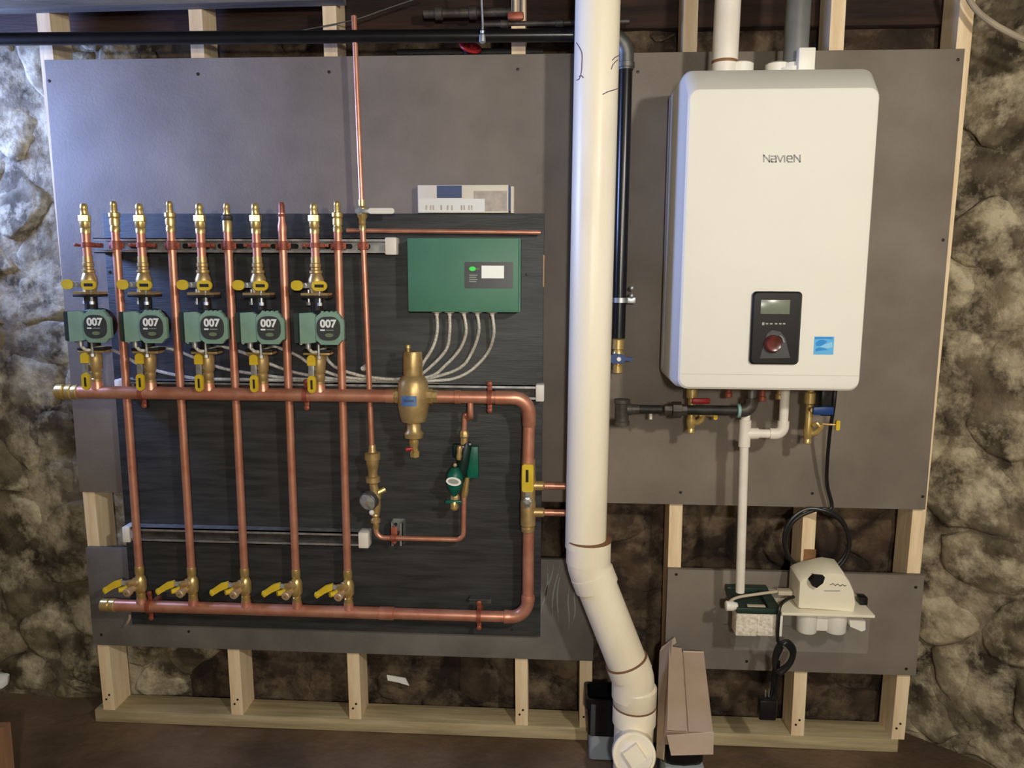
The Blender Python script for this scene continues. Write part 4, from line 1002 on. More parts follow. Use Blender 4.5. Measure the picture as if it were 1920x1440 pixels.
MB().cyl(V((bot.x, YW, cc.z - 0.03)), cc - cdv * 0.004, 0.052, seg=32).build('cleanout_branch', M_PVC, t)
MB().lathe(cc - cdv * 0.035, cdv, [(0, 0.053), (0.004, 0.0565), (0.034, 0.0565), (0.037, 0.054), (0.0372, 0.049), (0.032, 0.048)], 36).build('cleanout_hub', M_PVC, t)
pg = MB().lathe(cc - cdv * 0.01, cdv, [(0, 0.048), (0.006, 0.048), (0.0085, 0.046)], 36).build('cleanout_plug', M_PVCW, t)
fx_, fy_, _ = frame(cdv)
q = MB(); qs = 0.024
ux = (V((1, 0, 0)) * math.cos(0.62) + cdv.cross(V((1, 0, 0))).normalized() * math.sin(0.62)).normalized(); uy = cdv.cross(ux).normalized()
for h, s_ in ((-0.004, qs), (0.016, qs * 0.9)):
    for a_, b_ in ((-1, -1), (1, -1), (1, 1), (-1, 1)): q.v.append(cc + cdv * h + ux * s_ * a_ + uy * s_ * b_)
q.f += [(0, 1, 2, 3), (4, 5, 6, 7)] + [(k, (k + 1) % 4, 4 + (k + 1) % 4, 4 + k) for k in range(4)]
q.build('square_nub', M_PVC, pg, smooth=False)
# hand-drawn marks on the pipe
def scribble(pts):
    q = []
    for u, v in pts:
        p = P(u, v, YW - RW); xc_ = A1.x + sx * (p.z - A1.z)
        # slide onto the cylinder surface along the view ray
        d = (p - CAM).normalized(); s_ = CAM - V((xc_, YW, 0))
        a_ = d.x ** 2 + d.y ** 2; b_ = s_.x * d.x + s_.y * d.y; c_ = s_.x ** 2 + s_.y ** 2 - (RW + 0.0003) ** 2
        disc = b_ * b_ - a_ * c_
        if disc > 0: q.append(CAM + d * ((-b_ - math.sqrt(disc)) / a_))
    if len(q) > 2: MB().tube(q, 0.0012, seg=5, n=4).build('marker_line', M_PENCIL, t)
scribble([(1081, 80), (1086, 88), (1091, 100), (1091, 118), (1090, 135), (1086, 148), (1081, 150)])
scribble([(1086, 143), (1090, 142), (1094, 146)])
scribble([(1160, 104), (1153, 108), (1148, 113)]); scribble([(1158, 112), (1150, 120), (1146, 130)])
scribble([(1130, 177), (1140, 172), (1150, 169), (1158, 166)])

# ================================================================== black gas pipe
YG = -0.075
zg = P(600, 69, YG).z
xg = P(1172, 200, YG).x
xg2 = P(1161, 600, YG).x
t = thing('gas_pipe', 'black steel pipe crossing above the boards and dropping beside the waste pipe', 'pipe', (xg, YG, P(1160, 630, YG).z))
za_, zb_ = P(0, 72, YG).z, P(1080, 66, YG).z
rb = 0.05; RG = 0.0163
pts = [V((-1.84, YG, za_ + (za_ - zb_) * 0.15)), V((xg - rb - 0.03, YG, zb_))]
MB().tube(pts, RG, seg=18, smooth=False).build('pipe', M_PIPEB, t)
el = [V((xg - rb - 0.035, YG, zb_))] + arc((xg - rb, zb_ - rb), rb, 90, 0, 9, YG) + [V((xg, YG, zb_ - rb - 0.035))]
MB().tube(el, RG + 0.003, seg=18, smooth=False).build('elbow', M_STEELD, t)
MB().lathe((xg, YG, zb_ - rb - 0.032), (0, 0, 1), [(0, RG), (0.002, RG + 0.0055), (0.014, RG + 0.0055), (0.016, RG + 0.002)], 18).build('elbow_collar', M_STEELD, t)
zend = P(1160, 634, YG).z
MB().cyl((xg, YG, zb_ - rb - 0.03), (xg2, YG, zend), RG + 0.0005, seg=20).build('pipe', M_PIPEB, t)
zc_ = P(1165, 563, YG).z; xc_ = xg2 + 0.002
q = MB().lathe((xc_, YG, zc_ - 0.006), (0, 0, 1), [(0, RG + 0.001), (0, RG + 0.0035), (0.013, RG + 0.0035), (0.013, RG + 0.001)], 20)
q.box(xc_ + RG, xc_ + RG + 0.024, YG - 0.004, YG + 0.006, zc_ - 0.008, zc_ + 0.008, 0.002); q.box(xc_ - 0.008, xc_ + 0.008, YG + RG, -0.0005, zc_ - 0.006, zc_ + 0.006)
cl_ = q.build('hanger_strap', M_STEEL, t)
for dz in (0.012, 0.032): MB().ball((xc_ + RG + 0.012, YG - 0.004, zc_ + dz), 0.0068 if dz > 0.02 else 0.0078, 10, 6).build('strap_bolt', M_STEEL, cl_)
t = thing('gas_valve', 'brass shutoff with a blue butterfly handle at the end of the black pipe', 'valve', (xg2, YG, P(1156, 700, YG).z))
zz = lambda v: P(1157, v, YG).z
MB().lathe((xg2 - 0.001, YG, 0), (0, 0, 1), [(zz(700), 0.010), (zz(698), 0.0145), (zz(686), 0.0145), (zz(684), 0.011), (zz(680), 0.016), (zz(662), 0.016), (zz(656), 0.012), (zz(654), 0.0165), (zz(637), 0.0165), (zz(634), 0.013)], 14).build('body', M_BR, t)
z_ = zz(671); h = MB().prism([(xg2 - 0.03, z_ + 0.004), (xg2 - 0.014, z_ + 0.014), (xg2 + 0.008, z_ + 0.013), (xg2 + 0.016, z_ + 0.005), (xg2 + 0.036, z_ + 0.004), (xg2 + 0.036, z_ - 0.004), (xg2 + 0.016, z_ - 0.004), (xg2 + 0.008, z_ - 0.012), (xg2 - 0.014, z_ - 0.013), (xg2 - 0.03, z_ - 0.003)], YG - 0.030, YG - 0.020).build('handle', M_BLUE, t, ang=30)
MB().lathe((xg2 - 0.001, YG - 0.012, z_), (0, -1, 0), [(0, 0.007), (0.019, 0.007), (0.0195, 0.0062), (0.022, 0.0055)], 12).build('handle_screw', M_STEEL, h)

# ================================================================== boiler
YB = -0.33
fTL, fTR, fBL, fBR = P(1296, 167, YB), P(1646, 163, YB), P(1273, 728, YB), P(1613, 730, YB)
fx0, fx1 = (fTL.x + fBL.x) / 2 - 0.001, (fTR.x + fBR.x) / 2 + 0.001
fz1 = (fTL.z + fTR.z) / 2; fz0 = (fBL.z + fBR.z) / 2 - 0.004
YO = -0.25
oz1 = P(1460, 131, YO).z; ox0 = P(1270, 400, YO).x
boil = thing('boiler', 'white wall-hung boiler with rounded edges and a black control panel', 'boiler', ((fx0 + fx1) / 2, -0.15, fz0))
def ringY(x0, x1, z0, z1, r, y): return [V((a, y, b)) for a, b in rrect(x0, x1, z0, z1, r, 5)]
cx0, cx1 = ox0, fx1 + 0.010
cover = MB().loft([
    ringY(cx0, cx1, fz0 - 0.006, oz1, 0.022, -0.045), ringY(cx0, cx1, fz0 - 0.006, oz1, 0.022, YO),
    ringY(cx0 + 0.002, cx1 - 0.001, fz0 - 0.004, oz1 - 0.004, 0.024, YO - 0.014),
    ringY(fx0 - 0.003, fx1 + 0.002, fz0 + 0.001, fz1 + 0.003, 0.024, YB + 0.006),
    ringY(fx0 + 0.001, fx1 - 0.001, fz0 + 0.006, fz1 - 0.001, 0.021, YB + 0.0012),
    ringY(fx0 + 0.006, fx1 - 0.006, fz0 + 0.012, fz1 - 0.006, 0.018, YB)]).build('front_cover', M_WHITE, boil, ang=28)
bx0 = P(1258, 400, -0.10).x
MB().box(bx0, cx1 + 0.002, -0.12, -0.0005, fz0 + 0.02, P(1265, 178, -0.1).z, 0.004).build('rear_chassis', M_WHITES, boil)
zsm = P(1450, 703, YB).z
MB().box(fx0 + 0.002, fx1 - 0.002, YB - 0.0004, YB + 0.002, zsm - 0.0006, zsm + 0.0006).build('seam', M_WHITES, boil, smooth=False)
# wordmark: flat strokes
def strokes(word_px, u0, u1, v0, v1, y, m, parent, wd):
    """list of polylines in a 0..1 box per glyph"""
    n = len(word_px); q = MB()
    for i, gl in enumerate(word_px):
        gu0 = u0 + (u1 - u0) * gl[0]; gu1 = u0 + (u1 - u0) * gl[1]
        for line in gl[2]:
            pp = [P(gu0 + (gu1 - gu0) * a_, v1 + (v0 - v1) * b_, y) for a_, b_ in line]
            for a_, b_ in zip(pp[:-1], pp[1:]):
                d = (b_ - a_); d.y = 0; d.normalize(); nrm = V((-d.z, 0, d.x)) * wd; e = d * wd * 0.8
                q.hexa([a_ - nrm - e + V((0, -0.0006, 0)), b_ - nrm + e + V((0, -0.0006, 0)), b_ + nrm + e + V((0, -0.0006, 0)), a_ + nrm - e + V((0, -0.0006, 0)),
                        a_ - nrm - e + V((0, 0.0004, 0)), b_ - nrm + e + V((0, 0.0004, 0)), b_ + nrm + e + V((0, 0.0004, 0)), a_ + nrm - e + V((0, 0.0004, 0))])
    return q.build('lettering', m, parent, smooth=False)
NN = [[(0, 0), (0, 1), (0.5, 0.55), (1, 0), (1, 1)]]
strokes([(0.0, 0.155, NN),
         (0.20, 0.34, [[(0.05, 0.85), (0.9, 0.85), (1, 0.6), (1, 0), (0.15, 0), (0, 0.2), (0.1, 0.42), (1, 0.42)]]),
         (0.38, 0.53, [[(0, 0.9), (0.5, 0), (1, 0.9)]]),
         (0.575, 0.58, [[(0, 0), (0, 0.9)]]),
         (0.64, 0.785, [[(1, 0), (0.25, 0), (0, 0.2), (0, 0.7), (0.2, 0.88), (0.8, 0.88), (1, 0.7), (0.95, 0.45), (0, 0.45)]]),
         (0.84, 1.0, NN)], 1432, 1500, 291, 303.5, YB, M_GPL, boil, 0.0015)
# control panel
a, b = P(1410, 546, YB), P(1495, 683, YB)
pan = MB().loft([ringY(a.x, b.x, b.z, a.z, 0.010, YB + 0.002), ringY(a.x, b.x, b.z, a.z, 0.010, YB - 0.007), ringY(a.x + 0.004, b.x - 0.004, b.z + 0.004, a.z - 0.004, 0.008, YB - 0.011)]).build('control_panel', M_BPL, boil)
a, b = P(1427, 562, YB - 0.011), P(1480, 589, YB - 0.011)
MB().box(a.x, b.x, YB - 0.0125, YB - 0.010, b.z, a.z, 0.0005).build('screen', M_LCD, pan)
for u in (1431, 1438, 1446, 1455, 1463, 1470):
    p = P(u, 607, YB - 0.011); MB().box(p.x - 0.0028, p.x + 0.0028, YB - 0.0118, YB - 0.010, p.z - 0.0016 * (2 if u == 1431 else 1), p.z + 0.0016 * (2 if u == 1431 else 1)).build('button_print', M_PRINTG, pan, smooth=False)
q = [P(u, v, YB - 0.011) for u, v in ((1424, 672), (1432, 645), (1438, 626), (1448, 619), (1463, 622), (1472, 634), (1477, 655), (1481, 671))]
MB().prism([(p.x, p.z) for p in q], YB - 0.013, YB - 0.010).build('dial_plate', M_GPL, pan)
p = P(1450, 645, YB - 0.02)
kn = MB().lathe((p.x, YB - 0.012, p.z), (0, -1, 0), [(0, 0.0205), (0.006, 0.0205), (0.009, 0.0185), (0.016, 0.0175), (0.018, 0.0155), (0.0165, 0.010), (0.0165, 0.004)], 26).build('dial_knob', M_KNOB, pan)
p = P(1465, 637, YB - 0.02)
MB().tube([P(1462, 629, YB - 0.016), P(1467, 634, YB - 0.016), P(1470, 642, YB - 0.016)], 0.0022, seg=8).build('dial_trim', M_STEEL, pan)
# blue sticker with pale swoosh
a, b = P(1527, 631, YB), P(1562, 665, YB)
sk = MB().box(a.x, b.x, YB - 0.0008, YB + 0.0005, b.z, a.z).build('sticker', M_SKY1, boil, smooth=False)
def sw(pts, m):
    q = [P(u, v, YB) for u, v in pts]; MB().prism([(p.x, p.z) for p in q], YB - 0.0014, YB - 0.0006).build('emblem', m, sk, smooth=False)
sw([(1529, 643), (1535, 638), (1543, 637), (1551, 640), (1546, 645), (1538, 649), (1530, 648)], M_SKY0)
sw([(1529, 654), (1536, 651), (1546, 653), (1552, 656), (1542, 657), (1529, 659)], M_SKY0)
sw([(1528, 632), (1561, 632), (1561, 636), (1545, 635), (1528, 636)], M_SKY0)
sw([(1536, 650), (1548, 645), (1560, 641), (1561, 651), (1552, 653), (1542, 651)], M_SKY2)
# top sockets
YV = -0.17
for k, (u0, u1, v0, lbl) in enumerate(((1334, 1374, 118, 1), (1365, 1412, 119, 0), (1434, 1480, 120, 0))):
    a, b = P(u0, v0, YV + 0.01), P(u1, v0, YV + 0.01); xc_ = (a.x + b.x) / 2; r = (b.x - a.x) / 2
    MB().lathe((xc_, YV + (0.0 if lbl else 0.005), oz1 - 0.004), (0, 0, 1), [(0, r), (a.z - oz1, r), (a.z - oz1 + 0.004, r * 0.8)], 22).build('flue_socket' if lbl else 'blanking_cap', M_WPL, boil)
a = P(1498, 96, YV); xg_ = P(1494, 60, YV).x
m = MB().lathe((xg_, YV, oz1 - 0.004), (0, 0, 1), [(0, 0.040), (0.010, 0.040), (0.012, 0.046), (0.022, 0.046), (0.024, 0.036), (0.034, 0.034)], 20)
m.box(xg_ - 0.008, xg_ + 0.030, YV - 0.056, YV - 0.03, oz1 + 0.004, P(1498, 92, YV - 0.04).z, 0.003)
m.build('intake_collar', M_WPL, boil)
for s in (-1, 1): MB().cyl((xg_ + s * 0.040, YV - 0.01, oz1 + 0.018), (xg_ + s * 0.040, YV - 0.01, oz1 + 0.034), 0.006, seg=8).build('collar_screw', M_STEEL, boil)
# vent pipes
a, b = P(1339, 40, YV), P(1385, 40, YV); xv_ = (a.x + b.x) / 2
t = thing('vent_pipe', 'white vent pipe rising from the boiler top', 'pipe', (xv_, YV, P(1360, 118, YV).z))
MB().cyl((xv_, YV, oz1 - 0.001), (xv_ + 0.004, YV, CZ + 0.1), 0.0305, seg=24).build('pipe', M_PVCW, t)
MB().lathe((xv_, YV, P(1360, 120, YV).z), (0, 0, 1), [(0, 0.0308), (0.006, 0.0312), (0.007, 0.0306)], 24).build('gasket', M_SEAM, t)
t = thing('intake_pipe', 'dark grey intake pipe rising from the boiler top', 'pipe', (xg_, YV, P(1494, 100, YV).z))
MB().cyl((xg_, YV, oz1 + 0.005), (xg_, YV, CZ + 0.1), 0.0285, seg=24).build('pipe', M_GREYP, t)

# ---- below the boiler
YU = -0.16
zbot = fz0 - 0.006
t = thing('gas_union', 'black iron tee, union and elbow feeding gas under the boiler', 'pipe', tuple(P(1166, 795, YU)))
def C(u, v, y=YU): return P(u, v, y)
kx = (C(1300, 770).x - C(1200, 770).x) / 100
tz = C(1250, 768).z
xT = C(1166, 768).x
MB().lathe((xT, YU, C(1166, 797).z), (0, 0, 1), [(0, 0.010), (0.001, 0.0205), (0.010, 0.0205), (0.012, 0.018), (0.056, 0.018), (0.058, 0.0205), (0.068, 0.0205), (0.069, 0.012)], 18).build('tee', M_IRONG, t)
MB().lathe((xT + 0.012, YU, tz), (1, 0, 0), [(0, 0.016), (0.012, 0.016), (0.013, 0.0125), (0.032, 0.0125), (0.033, 0.0105), (0.085, 0.0105)], 16).build('nipple', M_IRONG, t)
MB().cyl((xT + 0.03, YU, tz), (C(1240, 768).x, YU, tz), 0.0115, seg=16).build('nipple', M_IRON, t)
xU = C(1262, 768).x
MB().lathe((xU - 0.024, YU, tz), (1, 0, 0), [(0, 0.0115), (0.002, 0.0145), (0.014, 0.0145), (0.02, 0.014), (0.022, 0.0215), (0.044, 0.0215), (0.046, 0.015), (0.058, 0.015), (0.06, 0.011)], 8).build('union', M_IRONG, t, ang=20)
xE = C(1408, 768).x
MB().cyl((xU + 0.03, YU, tz), (xE - 0.035, YU, tz), 0.0128, seg=16).build('pipe', M_IRON, t)
MB().lathe((xE - 0.036, YU, tz), (1, 0, 0), [(0, 0.0130), (0.001, 0.0185), (0.008, 0.0185), (0.009, 0.014)], 16).build('sealant_ring', M_TEAL, t)
MB().tube([V((xE - 0.03, YU, tz))] + arc((xE - 0.024, tz + 0.024), 0.024, 270, 360, 6, YU) + [V((xE, YU, tz + 0.034))], 0.0175, seg=16, smooth=False).build('elbow', M_IRONG, t)
MB().cyl((xE, YU, tz + 0.03), (xE, YU, zbot + 0.004), 0.0118, seg=14).build('riser', M_STEELD, t)
p = C(1220, 786, YU + 0.03)
MB().cyl(p, p + V((0, 0, 0.02)), 0.004, seg=8).build('tag', M_WPL, t)

def service_valve(u, vt, vb, hm, label, hu0, hu1, hv, hh, yq, seed):
    x = C(u, 760, yq).x; z0, z1 = C(u, vb, yq).z, zbot + 0.004
    t = thing('service_valve', label, 'valve', (x, yq, z0), 'service valves under the boiler')
    L = z1 - z0
    MB().lathe((x, yq, z0), (0, 0, 1), [(0, 0.007), (0.002, 0.0098), (0.012, 0.0098), (0.014, 0.0085), (0.02, 0.0105), (0.034, 0.012), (0.05, 0.010), (L * .62, 0.0095), (L * .64, 0.0145), (L * .8, 0.0145), (L * .82, 0.010), (L, 0.010)], 14).build('body', M_BR, t)
    m = MB(); m.tube([(x + 0.002, yq, z0 + 0.028), (x + 0.016, yq - 0.006, z0 + 0.03), (x + 0.026, yq - 0.01, z0 + 0.042), (x + 0.03, yq - 0.012, z0 + 0.056)], 0.008, seg=10)
    m.build('drain_branch', M_BR, t)
    m = MB(); m.tube([(x + 0.008, yq - 0.014, z0 + 0.05), (x + 0.014, yq - 0.018, z0 + 0.058), (x + 0.022, yq - 0.02, z0 + 0.05)], 0.005, seg=8)
    m.build('drain_cock', M_BR, t)
    a, b = C(hu0, hv - hh / 2, yq - 0.03), C(hu1, hv + hh / 2, yq - 0.03)
    MB().box(a.x, b.x, yq - 0.036, yq - 0.024, b.z, a.z, 0.004).build('handle', hm, t)
    MB().cyl(((a.x + x) / 2, yq - 0.028, (a.z + b.z) / 2), (x, yq, (a.z + b.z) / 2), 0.006, seg=10).build('stem', M_BRD, t)
    return t, x, z0
tv, x, z0 = service_valve(1297, 735, 812, M_RED, 'brass service valve with a red handle under the boiler', 1297, 1331, 752, 11, -0.11, 1)
p = C(1341, 780, -0.13); MB().prism(rrect(p.x - 0.005, p.x + 0.005, p.z - 0.009, p.z + 0.009, 0.004, 3), -0.136, -0.128).build('yellow_tag', M_YEL, tv); MB().cyl((x, -0.11, p.z), (p.x, -0.13, p.z), 0.003, seg=8).build('tag_wire', M_BRD, tv)
tv, x, z0 = service_valve(1518, 735, 832, M_BLUE, 'brass service valve with a wide blue handle under the boiler', 1524, 1562, 770, 16, -0.13, 2)
p = C(1570, 797, -0.15); MB().prism(rrect(p.x - 0.005, p.x + 0.005, p.z - 0.013, p.z + 0.013, 0.004, 3), -0.156, -0.146).build('yellow_tag', M_YEL, tv); MB().cyl((x, -0.13, p.z), (p.x, -0.15, p.z), 0.003, seg=8).build('tag_wire', M_BRD, tv)
a, b = C(1536, 742, -0.13), C(1560, 778, -0.13)
MB().box(a.x, b.x, -0.15, -0.09, b.z, zbot + 0.002, 0.004).build('insulation_sleeve', M_BPL, tv)
for k, (u, v, r) in enumerate(((1366, 741, 0.010), (1429, 748, 0.0105), (1462, 744, 0.012))):
    p = C(u, v, -0.13)
    tag(MB().lathe((p.x, -0.13, p.z - 0.006), (0, 0, 1), [(0, r * .8), (0.002, r), (0.012, r), (0.014, r * .75), (zbot - p.z + 0.008, r * .75)], 12).build('boiler_port', M_CUD if k != 2 else M_BRD, org=(p.x, -0.13, p.z - 0.006)),
        ('small capped copper port under the boiler beside the red handle', 'small capped copper port under the boiler beside the black elbow', 'brass port under the boiler touching the white drain pipe')[k], 'fitting', 'capped ports under the boiler')

# condensate drain pipe
YD = -0.14
t = thing('condensate_pipe', 'white plastic drain pipe with a tee and elbow below the boiler', 'pipe', tuple(C(1389, 1110, YD)))
xa_, xb_ = C(1396, 820, YD).x, C(1470, 770, YD).x
zh_ = C(1430, 813, YD).z; zend_ = C(1389, 1110, YD).z; xe_ = C(1388, 1100, YD).x
R_ = 0.0118
MB().cyl((xb_, YD, zbot + 0.004), (xb_, YD, zh_ + 0.02), R_, seg=18).build('pipe', M_PVCW, t)
rb = 0.02
MB().tube([V((xb_, YD, zh_ + 0.034))] + arc((xb_ - rb, zh_ + rb), rb, 0, -90, 8, YD) + [V((xb_ - 0.034, YD, zh_))], R_ + 0.003, seg=18, smooth=False).build('elbow', M_PVCW, t)
MB().cyl((xb_ - 0.03, YD, zh_), (xa_ + 0.02, YD, zh_), R_, seg=18).build('pipe', M_PVCW, t)
m = MB().lathe((xa_, YD, zh_ - 0.036), (0, 0, 1), [(0, R_), (0.001, R_ + 0.0034), (0.071, R_ + 0.0034), (0.072, R_)], 18); m.lathe((xa_, YD, zh_), (1, 0, 0), [(0, R_ + 0.003), (0.034, R_ + 0.0032), (0.035, R_)], 18)
m.build('tee', M_PVCW, t)
MB().cyl((xa_, YD, zh_ + 0.03), (xa_, YD, C(1398, 776, YD).z), R_, seg=18).build('pipe', M_PVCW, t)
MB().cyl((xe_, YD, zend_), (xa_, YD, zh_ - 0.03), R_, seg=18).build('pipe', M_PVCW, t)

# ---- condensate pump
YQ = -0.16
def Q(u, v, y=YQ): return P(u, v, y)
zl = Q(1550, 1154).z
t = thing('condensate_pump', 'white condensate pump on a clear tank with marble chips', 'pump', ((Q(1378, 1160).x + Q(1638, 1160).x) / 2, -0.08, Q(1500, 1226).z))
tx0, tx1 = Q(1380, 1180).x, Q(1632, 1180).x; ztb = Q(1500, 1224).z
m = MB(); th = 0.002
m.box(tx0, tx1, YQ + 0.006, YQ + 0.006 + th, ztb, zl - 0.004); m.box(tx0, tx1, -0.005, -0.003, ztb, zl - 0.004)
m.box(tx0, tx0 + th, YQ + 0.006 + th, -0.005, ztb, zl - 0.004); m.box(tx1 - th, tx1, YQ + 0.006 + th, -0.005, ztb, zl - 0.004); m.box(tx0 + th, tx1 - th, YQ + 0.006 + th, -0.005, ztb, ztb + th)
m.build('clear_tank', M_GLASS, t, smooth=False)
lx0, lx1 = Q(1466, 1150).x, Q(1641, 1158).x
MB().box(lx0, lx1, YQ, -0.002, zl - 0.004, zl + 0.004, 0.002).build('lid', M_CREAM, t)
gx0 = Q(1383, 1140).x
gl = MB()
gl.box(gx0, lx0 - 0.001, YQ + 0.004, YQ + 0.014, zl - 0.004, zl + 0.012, 0.002); gl.box(gx0, lx0 - 0.001, -0.03, -0.003, zl - 0.004, zl + 0.016, 0.002)
gl.box(gx0, gx0 + 0.02, YQ + 0.014, -0.03, zl - 0.004, zl + 0.012); gl.box(lx0 - 0.03, lx0 - 0.001, YQ + 0.014, -0.03, zl - 0.004, zl + 0.012)
gl.build('green_frame', M_GREENP, t)
MB().box(gx0 + 0.02, lx0 - 0.03, YQ + 0.014, -0.03, zl - 0.004, zl + 0.001).build('green_frame_floor', M_GREENP, t, smooth=False)
MB().box(gx0 + 0.034, lx0 - 0.034, YQ + 0.03, YQ + 0.044, zl + 0.001, zl + 0.007, 0.002).build('grey_bar', M_BEIGE, t)
m = MB(); m.tube([Q(1362, 1134, YQ + 0.03), Q(1380, 1121, YQ + 0.05), Q(1420, 1114, YQ + 0.06), Q(1458, 1109, YQ + 0.07)], 0.004, seg=8); a_ = Q(1470, 1110, YQ + 0.07)
m.box(a_.x - 0.018, a_.x + 0.02, YQ + 0.06, YQ + 0.085, a_.z - 0.006, a_.z + 0.006, 0.002); m.build('discharge_tube', M_BEIGE, t)
a_ = Q(1368, 1136, YQ + 0.02)
MB().lathe(V((gx0 + 0.004, YQ + 0.02, a_.z)), (-1, 0, 0), [(0, 0.009), (0.008, 0.011), (0.012, 0.0135), (0.03, 0.0135), (0.032, 0.010)], 14).build('inlet_cap', M_WPL, t)
# marble chips in two bags
for u0, u1 in ((1383, 1421), (1423, 1456)):
    a_, b_ = Q(u0, 1151), Q(u1, 1197)
    MB().box(a_.x, b_.x, YQ + 0.010, YQ + 0.06, b_.z, a_.z - 0.003, 0.003).build('marble_chip_bag', M_MEDIA, t)
a_, b_ = Q(1462, 1156), Q(1468, 1197)
MB().box(a_.x, b_.x, YQ + 0.010, YQ + 0.05, b_.z, a_.z, 0.001).build('divider', M_WPL, t)
for (u, r, v) in ((1513, 0.0265, 1184), (1566, 0.029, 1184)):
    a_ = Q(u, v, YQ + 0.04)
    MB().lathe((a_.x, YQ + 0.045, a_.z), (0, 0, 1), [(0, r * .93), (0.003, r), (zl - 0.005 - a_.z, r * 1.03)], 24).build('float_cup', M_WPL, t)
a_ = Q(1540, 1172, YQ + 0.05)
MB().box(a_.x - 0.02, a_.x + 0.02, YQ + 0.03, YQ + 0.06, a_.z - 0.008, zl - 0.004, 0.003).build('cup_bridge', M_WPL, t)
q = [Q(u, v, YQ + 0.03) for u, v in ((1590, 1160), (1620, 1162), (1620, 1178), (1613, 1181), (1592, 1172))]
MB().prism([(p.x, p.z) for p in q], YQ + 0.02, YQ + 0.05).build('outlet_block', M_WPL, t)
# housing
YHf, YHb = YQ + 0.02, -0.03
fr_ = [Q(u, v, YHf) for u, v in ((1496, 1138), (1500, 1140), (1512, 1140), (1602, 1147), (1605, 1130), (1602, 1108), (1594, 1090), (1584, 1076), (1560, 1072), (1506, 1084), (1499, 1090))]
fr_ = [(p.x, p.z) for p in fr_]; zlow = zl + 0.004
fr_ = [(x, max(z, zlow)) for x, z in fr_]
cxm = sum(x for x, z in fr_) / len(fr_)
secs = [[V((cxm + (x - cxm) * 0.97, YHf, zlow + (z - zlow) * 0.96)) for x, z in fr_], [V((x, YHf + 0.008, z)) for x, z in fr_], [V((x, YHb - 0.03, z + 0.008 * (z - zlow) / 0.09)) for x, z in fr_], [V((cxm + (x - cxm) * 0.9, YHb, zlow + (z - zlow) * 0.97)) for x, z in fr_]]
hs = MB().loft(secs).build('motor_cover', M_CREAM, t, ang=40)
def flatmark(pts, m, wd, parent, y=YHf - 0.0003):
    q = MB()
    pp = [Q(u, v, y) for u, v in pts]
    for a_, b_ in zip(pp[:-1], pp[1:]):
        d = (b_ - a_).normalized(); nr = V((-d.z, 0, d.x)) * wd
        q.hexa([a_ - nr + V((0, -0.0005, 0)), b_ - nr + V((0, -0.0005, 0)), b_ + nr + V((0, -0.0005, 0)), a_ + nr + V((0, -0.0005, 0)), a_ - nr + V((0, 0.0008, 0)), b_ - nr + V((0, 0.0008, 0)), b_ + nr + V((0, 0.0008, 0)), a_ + nr + V((0, 0.0008, 0))])
    q.build('printed_script', m, parent, smooth=False)
flatmark([(1556, 1097), (1562, 1094), (1566, 1098), (1571, 1095), (1575, 1099), (1580, 1096), (1584, 1099), (1587, 1097)], M_GPL, 0.0008, hs)
flatmark([(1545, 1108), (1575, 1108)], M_PRINTG, 0.001, hs)
a_, b_ = Q(1611, 1118, YQ + 0.07), Q(1624, 1136, YQ + 0.07)
MB().box(a_.x, b_.x, YQ + 0.06, YQ + 0.09, zlow, a_.z, 0.002).build('switch_block', M_BPL, t)
# pump cord with its bundle and plug
t = thing('power_cord', 'black cord of the condensate pump hanging in a tied bundle with plug', 'cord', tuple(Q(1436, 1345, -0.13)))
c = [Q(1488, 1119, -0.12), Q(1475, 1124, -0.14), Q(1463, 1136, -0.165), Q(1460, 1160, -0.172), Q(1458, 1195, -0.168), Q(1462, 1205, -0.165)]
for k in range(3):
    dx = 3 * k
    c += [Q(1478 - dx, 1202 + dx, -0.160 - .003 * k), Q(1490 - dx, 1218 + dx, -0.158), Q(1484 - dx, 1243, -0.158), Q(1466 - dx, 1262 - dx, -0.16 + .003 * k), Q(1453, 1256, -0.16), Q(1451 + dx, 1232, -0.158), Q(1460 + dx, 1208 + dx, -0.158 - .003 * k)]
c += [Q(1453, 1245, -0.15), Q(1450, 1268, -0.14), Q(1448, 1290, -0.13), Q(1443, 1312, -0.13)]
MB().tube(c, 0.0046, seg=8, n=5).build('cord', M_CORD, t)
c = [Q(1460, 1240, -0.15), Q(1458, 1270, -0.14), Q(1452, 1300, -0.13), Q(1445, 1315, -0.13)]
MB().tube(c, 0.0046, seg=8, n=5).build('cord', M_CORD, t)
a_ = Q(1438, 1298, -0.13)
pl = MB().box(a_.x - 0.022, a_.x + 0.026, -0.146, -0.118, Q(1436, 1346, -0.13).z, Q(1436, 1308, -0.13).z, 0.006).build('plug', M_BPL, t)
for s in (-0.004, 0.005): MB().box(a_.x + s - 0.0015, a_.x + s + 0.0005, -0.134, -0.128, a_.z - 0.012, a_.z + 0.008).build('prong', M_STEEL, pl, smooth=False)
